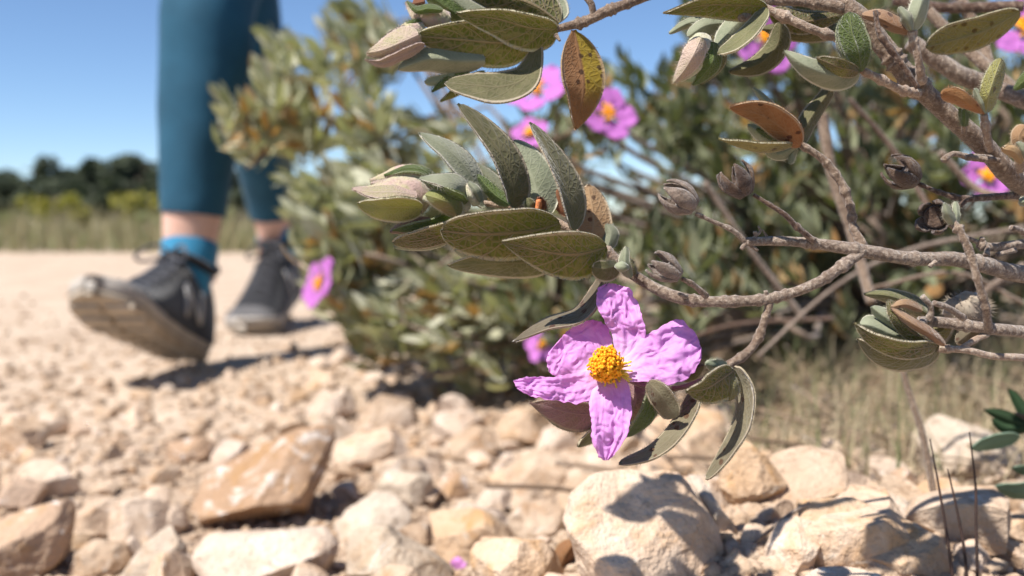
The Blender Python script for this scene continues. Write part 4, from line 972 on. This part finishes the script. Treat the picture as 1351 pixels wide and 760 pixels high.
# ---------------------------------------------------------------- grasses and litter
def blades(name, mats, n, posf, h, wd, lean, label):
    mb = MB(); fm = []
    for k in range(n):
        x, y = posf(); z = ground_z(x, y) if y < 60 else .1
        hh = h * random.uniform(.4, 1.1); an = random.uniform(0, 6.28); ln = random.uniform(0, lean)
        d = Vector((math.cos(an), math.sin(an), 0)); sd = Vector((-d.y, d.x, 0)) * wd * random.uniform(.6, 1.3); b_ = Vector((x, y, z - .005)); sh = random.random()
        V = []
        for t in (0, .4, .75, 1):
            c = b_ + d * (ln * hh * t * t) + Vector((0, 0, hh * t * (1 - .35 * ln * t)))
            V += [c - sd * (1 - .9 * t), c + sd * (1 - .9 * t)]
        mb.add(V, grid_faces(4, 2), [(sh, 0)] * 8)
    o = mb.obj(name, mats, None); tag(o, label, 'grass', kind='stuff'); return o
def posn():
    while True:
        x = random.uniform(.12, .95); y = random.uniform(.56, 1.5)
        if x > .10 + (y - .5) * .25 + random.uniform(-.03, .05): return x, y
blades('dry_grass', M['drygrass'], 6500, posn, .075, .0009, 2.3, 'thin dry straw-coloured grass under the shrubs')
blades('green_grass', M['greengrass'], 1300, posn, .09, .0008, 1.0, 'thin green grass tufts under the shrubs')
def posf():
    y = 6.0 + 6.5 * random.random() ** 1.4; return random.uniform(-.75, .45) * y, y
blades('roadside_grass', M['verge'], 6500, posf, .36, .006, 1.0, 'dry grass growing along the far side of the path')
blades('roadside_herbs', M['greengrass'], 1800, posf, .22, .008, .9, 'green herbs among the dry grass beyond the path')
mb = MB()
for k in range(1100):
    x, y = posn(); x -= random.uniform(0, .06); z = ground_z(x, y) + .004; an = random.uniform(0, 6.28); l_ = random.uniform(.01, .12)
    d = Vector((math.cos(an), math.sin(an), random.uniform(-.1, .35)))
    c = [Vector((x, y, z)), Vector((x, y, z)) + d * l_ * .5 + Vector((0, 0, .004)), Vector((x, y, z)) + d * l_]
    V, Fc, U = tube_world(spline([tuple(a) for a in c], 5), [random.uniform(.0006, .0016)] * 5, 5); mb.add(V, Fc, [(random.random(), 0)] * len(V))
tag(mb.obj('twig_litter', M['litter']), 'broken dry twigs littering the soil under the shrubs', 'litter', kind='stuff')
# ---------------------------------------------------------------- small plants and stalks
def stalk(pts, D, r, label, name='grass_stalk', mat='stalk'):
    V, Fc, U = twig_geo([(x, y, z) for x, y, z in pts], r, D, rough=.08, ns=8)
    tag(build(name, V, Fc, M[mat], None, U), label, 'stalk')
def gdepth(px, py): return ray_ground(px, py)
for pts, lb in (([(1227,579),(1240,650),(1250,710),(1262,800)], 'dark bare stalk, left one of the three at lower right'),
                ([(1250,618),(1262,670),(1272,725),(1279,800)], 'shortest dark bare stalk, middle one of the three at lower right'),
                ([(1279,570),(1287,640),(1288,700),(1291,800)], 'tallest and straightest dark bare stalk, right one of the three at lower right')):
    d_ = ray_ground(pts[-1][0], pts[-1][1])
    stalk([(x, y, 0) for x, y in pts], d_, [.9, 1.8, 2.3, 2.6], lb)
d_ = ray_ground(1238, 690)
stalk([(1185,470,0),(1200,520,0),(1216,570,0),(1228,630,0),(1240,700,0)], d_, [4,4.5,5,5,5], 'dry brown stem standing behind the three dark stalks', 'dry_stem', 'bark')
d_ = ray_ground(1010, 725)
stalk([(980,728,0),(1010,705,-5),(1040,680,-8),(1068,664,-4)], d_, [3,3,3,2.5], 'curved grey twig lying across the stones right of the biggest boulder', 'fallen_twig', 'bark_grey')
d_ = ray_ground(545, 470) 
sp_root = empty('leafy_sprig', P(1400, 700, .42), 'dark smooth-leaved green sprig entering at the right edge above the stones', 'plant')
def sleaf(pts, a, b, ta, tb, mat): return leaf(sp_root, pts, a, b, ta, tb, mat, .5, .6, D=.42, nu=14, nv=7)
twig(sp_root, [(1400,700,0),(1385,620,0),(1360,560,0),(1340,545,0)], [4,3.5,3,2], 'bark_dark', D=.42, name='stem')
sleaf([(1370,575,0),(1350,540,0),(1330,512,0)], 8, 8, 2, 2, 'sprig'); sleaf([(1368,570,0),(1330,552,0),(1298,540,0)], 8, 9, 2, 2, 'sprig'); sleaf([(1365,562,0),(1330,565,0),(1308,553,0)], 8, 7, 2, 2, 'sprig')
sleaf([(1345,575,-4),(1310,583,-4),(1280,592,-4)], 10, 9, 6, -3, 'sprig_pale'); sleaf([(1390,640,-4),(1345,648,-4),(1312,642,-4)], 11, 11, 6, -3, 'sprig_pale'); sleaf([(1385,615,-4),(1360,620,-4),(1335,618,-4)], 8, 8, 6, -3, 'sprig_pale')
# fallen petal and curled dead leaf between the stones
d_ = ray_ground(604, 752) - .012
fp = petal([((596,748,0),(600,751,0)), ((594,742,-1),(606,752,0)), ((598,736,-2),(614,748,-1)), ((606,735,0),(615,742,0))], 9, .6, D=d_, nu=24, nv=20, yy0=745)
fp.name = 'fallen_petal'; tag(fp, 'small fallen pink petal lying between the front rocks', 'petal')
d_ = ray_ground(752, 745) - .01
V0 = leaf(None, [(738,752,0),(748,728,-3),(760,712,0)], 16, 14, 8, 8, 'leaf_brown', .5, .6, D=d_, nu=14, nv=9)
V0.name = 'dead_leaf'; tag(V0, 'curled orange-brown dead leaf wedged beside the biggest boulder', 'leaf')
# ---------------------------------------------------------------- far bushes and trees
def blob_foliage(mb, c, rad, n, s):
    for k in range(n):
        n_ = Vector(np.random.normal(size=3)).normalized() * random.uniform(.5, 1) ** .4
        q_ = Vector(c) + Vector((n_.x * rad[0], n_.y * rad[1], n_.z * rad[2])); a_ = Vector(np.random.normal(size=3)).normalized(); b_ = a_.orthogonal().normalized()
        ss = s * random.uniform(.5, 1.3); sh = random.random()
        mb.add([q_ - a_ * ss, q_ + b_ * ss * .5, q_ + a_ * ss, q_ - b_ * ss * .5], [(0, 1, 2, 3)], [(sh, 0)] * 4)
FB = [(62,258,10.5,.42,.55,'tallest-left yellow-flowered broom bush beyond the path'), (108,268,9.8,.34,.45,'low yellow-green broom bush between the two brighter ones'), (165,255,10.0,.5,.62,'brightest yellow broom bush beyond the path, left of the leg'),
      (20,285,10.8,.5,.4,'grey-green scrub bush at the far left of the path edge'), (192,290,9.2,.36,.36,'small olive scrub bush just left of the front leg'), (300,280,10.2,.5,.5,'olive scrub bush seen between the two leggings')]
for (px, py, d, wd, hh, lb) in FB:
    q_ = P(px, py + 8, d); gz = ground_z(q_.x, d); b_ = empty('broom_bush', (q_.x, q_.y, gz), lb, 'bush', 'bushes beyond the path')
    mb = MB(); H = q_.z - gz + .1
    for k in range(5):
        cx = q_.x + random.uniform(-.5, .5) * wd; cz = gz + H * random.uniform(.45, .9)
        blob_foliage(mb, (cx, q_.y + random.uniform(-.3, .3), cz), (wd * random.uniform(.16, .34), wd * .3, H * random.uniform(.14, .3)), 46, .045)
    mb.obj('foliage', M['broom'] if 'yellow' in lb else M['greengrass'], b_)
    mb = MB()
    for k in range(9):
        c = spline([(q_.x, q_.y, gz), (q_.x + random.uniform(-.15, .15), q_.y, gz + H * .4), (q_.x + random.uniform(-.4, .4) * wd, q_.y + random.uniform(-.2, .2), gz + H * .9)], 6); mb.add(*tube_world(c, np.linspace(.012, .004, 6), 5))
    mb.obj('stems', M['bark'], b_)
TR = [(85,222,70,4.4,'broad pine standing behind the rounded dark pine'), (198,214,68,4.6,'broad pine behind the tallest pine'), (8,224,70,4.4,'broad pine behind the low dark pine'), (-25,232,62,4.2,'pine at the far left edge of the tree line'), (62,206,60,3.4,'rounded dark pine, second from the left of the tree line'), (22,236,66,3.4,'low dark pine at the left of the tree line'),
      (120,208,64,2.7,'narrow peaked pine in the middle of the tree line'), (172,203,60,3.8,'broad tallest pine left of the front leg'), (205,226,58,3.0,'low pine half hidden by the front leg'), (95,240,58,3.2,'short pine filling the gap in the middle of the tree line'), (145,236,57,3.0,'short pine below the tallest pine'), (310,225,64,3.6,'pine hidden behind the two leggings'), (420,240,66,3.8,'pine behind the sunlit shrub')]
for (px, py, d, wd, lb) in TR:
    q_ = P(px, py, d); t_ = empty('pine_tree', (q_.x, q_.y, .1), lb, 'tree', 'pines along the horizon'); H = q_.z
    mb = MB(); mb.add(*tube_world(spline([(q_.x, q_.y, .0), (q_.x + .1, q_.y, H * .5), (q_.x, q_.y, H * .92)], 8), np.linspace(.16, .05, 8), 7))
    for k in range(6):
        z_ = H * random.uniform(.3, .75); an = random.uniform(0, 6.28)
        mb.add(*tube_world(spline([(q_.x, q_.y, z_), (q_.x + math.cos(an) * wd * .4, q_.y + math.sin(an) * wd * .4, z_ + .4)], 4), [.05, .04, .03, .02], 5))
    mb.obj('trunk', M['bark_dark'], t_)
    mb = MB()
    for k in range(15):
        tt = random.uniform(.08, .86); rr = wd * .5 * math.sin(math.pi * (.25 + .6 * tt)) ; an = random.uniform(0, 6.28); q2 = random.uniform(.2, .75)
        blob_foliage(mb, (q_.x + math.cos(an) * rr * q2, q_.y + math.sin(an) * rr * q2, H * tt), (rr * .6, rr * .6, H * .15), 190, .24)
    blob_foliage(mb, (q_.x, q_.y, H * .9), (wd * .2, wd * .2, H * .1), 120, .2)
    mb.obj('crown', M['pine'], t_)

# ---------------------------------------------------------------- the hiker
HX = -.42
hiker = empty('person', (HX, 1.55, 0), 'person walking towards the camera in teal leggings, blue socks and black trainers', 'person')
A1 = Vector((-.437, 1.352, .165)); K1 = Vector((-.408, 1.372, .50)); H1 = Vector((-.34, 1.58, .90))
A2 = Vector((-.452, 1.893, .174)); K2 = Vector((-.455, 1.745, .50)); H2 = Vector((-.50, 1.62, .90))
def limb(pts, rads, n=30, ns=22, rough=0): c = spline([(*tuple(p_), r) for p_, r in zip(pts, rads)], n); return tube_world(c[:, :3], c[:, 3], ns, rough)
# one continuous body grown from a skeleton
sk = [('pel', (HX, 1.62, .93), .12), ('h1', H1, .065), ('k1', K1, .042), ('a1', A1 - Vector((0, 0, .04)), .030), ('h2', H2, .065), ('k2', K2, .040), ('a2', A2 - Vector((0, 0, .04)), .027),
      ('w', (HX, 1.61, 1.08), .105), ('ch', (HX, 1.60, 1.28), .12), ('nk', (HX, 1.59, 1.42), .05), ('hd0', (HX, 1.575, 1.50), .07), ('hd1', (HX, 1.57, 1.58), .085), ('hd2', (HX, 1.575, 1.64), .06),
      ('s1', (HX + .16, 1.60, 1.36), .05), ('e1', (HX + .21, 1.70, 1.12), .037), ('w1', (HX + .20, 1.60, .90), .025), ('f1', (HX + .19, 1.55, .82), .022),
      ('s2', (HX - .16, 1.60, 1.36), .05), ('e2', (HX - .21, 1.60, 1.11), .037), ('w2', (HX - .20, 1.43, .95), .025), ('f2', (HX - .19, 1.37, .90), .022)]
idx = {s_[0]: i for i, s_ in enumerate(sk)}
ed = [('pel','h1'),('h1','k1'),('k1','a1'),('pel','h2'),('h2','k2'),('k2','a2'),('pel','w'),('w','ch'),('ch','nk'),('nk','hd0'),('hd0','hd1'),('hd1','hd2'),('ch','s1'),('s1','e1'),('e1','w1'),('w1','f1'),('ch','s2'),('s2','e2'),('e2','w2'),('w2','f2')]
me = bpy.data.meshes.new('body'); hl = Vector((HX, 1.55, 0))
me.from_pydata([tuple(Vector(s_[1]) - hl) for s_ in sk], [(idx[a], idx[b]) for a, b in ed], [])
bo = bpy.data.objects.new('body', me); COL.objects.link(bo); bo.parent = hiker; WLOC[bo.name] = hl
md = bo.modifiers.new('skin', 'SKIN'); lay = me.skin_vertices[0] if me.skin_vertices else None
if lay is None:
    bpy.context.view_layer.objects.active = bo; bo.select_set(True); bpy.ops.object.modifier_remove(modifier='skin'); bpy.ops.object.modifier_add(type='SKIN'); md = bo.modifiers[0]; lay = me.skin_vertices[0]
for i, s_ in enumerate(sk): lay.data[i].radius = (s_[2], s_[2]); lay.data[i].use_root = (i == 0)
md.use_smooth_shade = True
sb = bo.modifiers.new('smooth', 'SUBSURF'); sb.levels = 2; sb.render_levels = 2
me.materials.append(M['skin'])
# bare lower calves (part of the skin) are thickened so they read under the leggings
V, Fc, U = limb([A1 - Vector((0, 0, .05)), A1, A1.lerp(K1, .16), A1.lerp(K1, .38)], [.033, .035, .0405, .043]); build('lower_leg', V, Fc, M['skin'], bo, U)
V, Fc, U = limb([A2 - Vector((0, 0, .05)), A2, A2.lerp(K2, .16), A2.lerp(K2, .38)], [.030, .031, .0365, .040]); build('lower_leg', V, Fc, M['skin'], bo, U)
mb = MB()
V, Fc, U = limb([A1.lerp(K1, .125), A1.lerp(K1, .2), A1.lerp(K1, .45), A1.lerp(K1, .72), K1, K1.lerp(H1, .3), H1], [.043, .046, .053, .0595, .062, .072, .095], 70, 36, .035); mb.add(V, Fc, U)
V, Fc, U = limb([A2.lerp(K2, .115), A2.lerp(K2, .2), A2.lerp(K2, .45), A2.lerp(K2, .72), K2, K2.lerp(H2, .3), H2], [.041, .044, .054, .058, .059, .072, .095], 70, 36, .035); mb.add(V, Fc, U)
V, Fc, U = limb([(HX, 1.6, .82), (HX, 1.61, .90), (HX, 1.62, 1.0), (HX, 1.61, 1.06)], [.12, .15, .14, .125]); mb.add(V, Fc, U)
mb.obj('leggings', M['legging'], hiker)
mb = MB(); V, Fc, U = limb([(HX, 1.62, .98), (HX, 1.61, 1.1), (HX, 1.60, 1.28), (HX, 1.60, 1.38), (HX, 1.59, 1.43)], [.15, .135, .15, .12, .06]); mb.add(V, Fc, U)
for sgn in (1, -1):
    V, Fc, U = limb([(HX + sgn * .10, 1.60, 1.36), (HX + sgn * .17, 1.60, 1.35), (HX + sgn * .19, 1.63, 1.22)], [.06, .062, .055]); mb.add(V, Fc, U)
mb.obj('top', M['shirt'], hiker)
v, f = ICO[3]; build('hair', [Vector((HX, 1.585, 1.61)) + Vector((a[0] * .088, a[1] * .1, a[2] * .085)) for a in v if True], f, M['hair'], hiker)

def shoe(O, Fv, roll_up, label, logo=True):
    Fv = Vector(Fv).normalized(); Uv = (Vector(roll_up) - Fv * Vector(roll_up).dot(Fv)).normalized(); Y = Uv.cross(Fv).normalized()
    T = lambda x, y, z: Vector(O) + Fv * x + Y * y + Uv * z
    st = [(-.004,.014),(.004,.026),(.02,.033),(.06,.036),(.11,.036),(.16,.042),(.20,.047),(.235,.045),(.257,.034),(.270,.018),(.275,.006)]
    def zb(x): return .018 * sstep(.19, .275, x) + .006 * (1 - sstep(0, .03, x))
    cen = lambda x: -.004 * sstep(.12, .27, x)
    def ring(x, hw, z0, z1, flare=0.0, n=24, pw=.35):
        V = []
        for j in range(n):
            an = 2 * math.pi * j / n; c_, s_ = math.cos(an), math.sin(an)
            yy = math.copysign(abs(c_) ** pw, c_) * (hw + flare * (-s_)); zz = (z0 + z1) / 2 + math.copysign(abs(s_) ** pw, s_) * (z1 - z0) / 2
            V.append(T(x, yy + cen(x), zz))
        return V
    def loft(secs):
        V = sum(secs, []); n = len(secs[0]); Fc = grid_faces(len(secs), n, 0, True)
        Fc.append(tuple(range(n - 1, -1, -1))); Fc.append(tuple((len(secs) - 1) * n + j for j in range(n))); return V, Fc
    upper_st = [(0.0,.022,.080),(.010,.031,.098),(.03,.036,.101),(.06,.036,.098),(.085,.036,.095),(.11,.036,.088),(.14,.039,.074),(.17,.042,.062),(.20,.0435,.053),(.225,.041,.046),(.245,.034,.040),(.260,.023,.034),(.268,.010,.028)]
    upper_st = [(x, hw * 1.07, .024 + (h - .024) * (1.34 if x < .12 else 1.34 - .42 * (x - .12) / .15)) for x, hw, h in upper_st]
    secs = []
    for x, hw, h in upper_st:
        V = []; n = 28; z0 = zb(x) + .022
        for j in range(n):
            an = 2 * math.pi * j / n; c_, s_ = math.cos(an), math.sin(an)
            yy = math.copysign(abs(c_) ** .8, c_) * hw; zz = z0 + (h - z0) * (max(0, s_) ** .75) - .003 * max(0, -s_)
            yy *= 1 - .22 * max(0, s_) * (1 if x < .12 else .6)
            V.append(T(x, yy + cen(x), zz))
        secs.append(V)
    V, Fc = loft(secs); sh = build('shoe', V, Fc, M['shoe'], hiker, label=label)
    V, Fc = loft([ring(x, hw + .001, zb(x) + .010, zb(x) + .027, .0) for x, hw in st]); build('midsole', V, Fc, M['midsole'], sh)
    V, Fc = loft([ring(x, hw - .001, zb(x) + .003, zb(x) + .0098, 0, 24, .2) for x, hw in st]); so_ = build('outsole', V, Fc, M['sole'], sh)
    mb = MB()
    for k in range(9):        # tread bars
        x = .02 + k * .027; hw = np.interp(x, [a for a, _ in st], [b for _, b in st]) * .84
        for y0, y1 in ((-hw, -.004), (.004, hw)):
            q_ = [T(x + dx, y_, zb(x + dx) + dz) for dx in (0, .015) for y_ in (y0, y1) for dz in (.004, -.0015)]
            mb.add(q_, [(0, 1, 3, 2), (4, 6, 7, 5), (0, 4, 5, 1), (2, 3, 7, 6), (1, 5, 7, 3), (0, 2, 6, 4)])
    mb.obj('tread', M['sole'], so_, smooth=False)
    # toe cap: a shell just proud of the upper
    secs = []
    for x, hw, h in [(.222,.0465,.0515),(.232,.0450,.0510),(.246,.039,.0495),(.260,.028,.0425),(.2715,.014,.034)]:
        V = []; z0 = zb(x) + .022
        for j in range(28):
            an = 2 * math.pi * j / 28; c_, s_ = math.cos(an), math.sin(an)
            V.append(T(x, math.copysign(abs(c_) ** .8, c_) * hw * (1 - .2 * max(0, s_)) + cen(x), z0 + (h - z0) * max(0, s_) ** .75 - .002 * max(0, -s_)))
        secs.append(V)
    V, Fc = loft(secs); build('toe_cap', V, Fc, M['toe'], sh)
    mb = MB()
    for k in range(5):
        x = .105 + k * .018; z = np.interp(x, [a[0] for a in upper_st], [a[2] for a in upper_st]) + .002
        c = spline([tuple(T(x - .004, -.024, z - .010)), tuple(T(x, 0, z + .002)), tuple(T(x + .005, .024, z - .010))], 9); mb.add(*tube_world(c, [.0026] * 9, 6))
    for sg in (-1, 1):
        c = spline([tuple(T(.105, 0, .125)), tuple(T(.114, sg * .018, .133)), tuple(T(.130, sg * .034, .114)), tuple(T(.122, sg * .026, .108)), tuple(T(.105, 0, .121))], 16); mb.add(*tube_world(c, [.0022] * 16, 6))
    mb.obj('laces', M['lace'], sh)
    V, Fc, U = tube_world(spline([tuple(T(.085, 0, .092)), tuple(T(.092, 0, .108)), tuple(T(.098, 0, .118))], 6), [.020, .019, .014], 12) if False else (None, None, None)
    c = [T(.048 + .044 * math.cos(a), .034 * math.sin(a), .117 + .010 * math.cos(a) ** 2 + .012 * max(0, -math.cos(a))) for a in np.linspace(0, 2 * math.pi, 25)]
    V, Fc, U = tube_world([tuple(a) for a in c], [.0065] * 25, 8, cap=False); build('collar', V, Fc, M['shoe'], sh, U)
    if logo:
        for sg in (1, -1):
            mb = MB()
            def bar(x0, z0, x1, z1, t=.0042):
                d = Vector((x1 - x0, z1 - z0)).normalized(); n_ = Vector((-d.y, d.x)) * t
                def ysurf(x, z):
                    hw = np.interp(x, [a[0] for a in upper_st], [a[1] for a in upper_st]); h = np.interp(x, [a[0] for a in upper_st], [a[2] for a in upper_st]); z0_ = zb(x) + .022
                    s_ = min(1, max(0, (z - z0_) / (h - z0_))) ** (1 / .75); c_ = math.sqrt(max(0, 1 - s_ * s_)) ** .8
                    return hw * c_ * (1 - .22 * s_)
                q_ = []; m_ = 6
                for i in range(m_):
                    x, z = x0 + (x1 - x0) * i / (m_ - 1), z0 + (z1 - z0) * i / (m_ - 1)
                    for k in (-1, 1):
                        for off in (.0005, .003): q_.append(T(x + n_.x * k, sg * (ysurf(x + n_.x * k, z + n_.y * k) + off) + cen(x), z + n_.y * k))
                Fc = []
                for i in range(m_ - 1):
                    a = i * 4; Fc += [(a + 1, a + 5, a + 7, a + 3), (a, a + 2, a + 6, a + 4), (a, a + 4, a + 5, a + 1), (a + 2, a + 3, a + 7, a + 6)]
                Fc += [(0, 1, 3, 2), ((m_ - 1) * 4, (m_ - 1) * 4 + 2, (m_ - 1) * 4 + 3, (m_ - 1) * 4 + 1)]
                mb.add(q_, Fc)
            xl, xr = .115, .072
            if sg < 0: xl, xr = xr, xl
            bar(xl + .005, .038, xl - .005, .082); bar(xr + .005, .038, xr - .005, .082); bar(xl - .005, .082, xr + .005, .038)
            mb.obj('letter_mark', M['logo'], sh)
    return T
T1 = shoe((-.436, 1.345, .004), (-.10, -.91, .33), (0, 0, 1), 'front black trainer landing on its heel, sole showing')
T2 = shoe((-.440, 1.965, .056), (-.06, -.93, -.24), (0, 0, 1), 'rear black trainer with its heel lifted')
for A, K, T_, r_ in ((A1, K1, T1, .037), (A2, K2, T2, .034)):
    V, Fc, U = limb([T_(.052, 0, .05), T_(.050, 0, .09), T_(.049, 0, .118).lerp(A, .5), A.lerp(K, .005)], [.026, .031, r_, r_ + .0008]); build('sock', V, Fc, M['sock'], hiker, U)
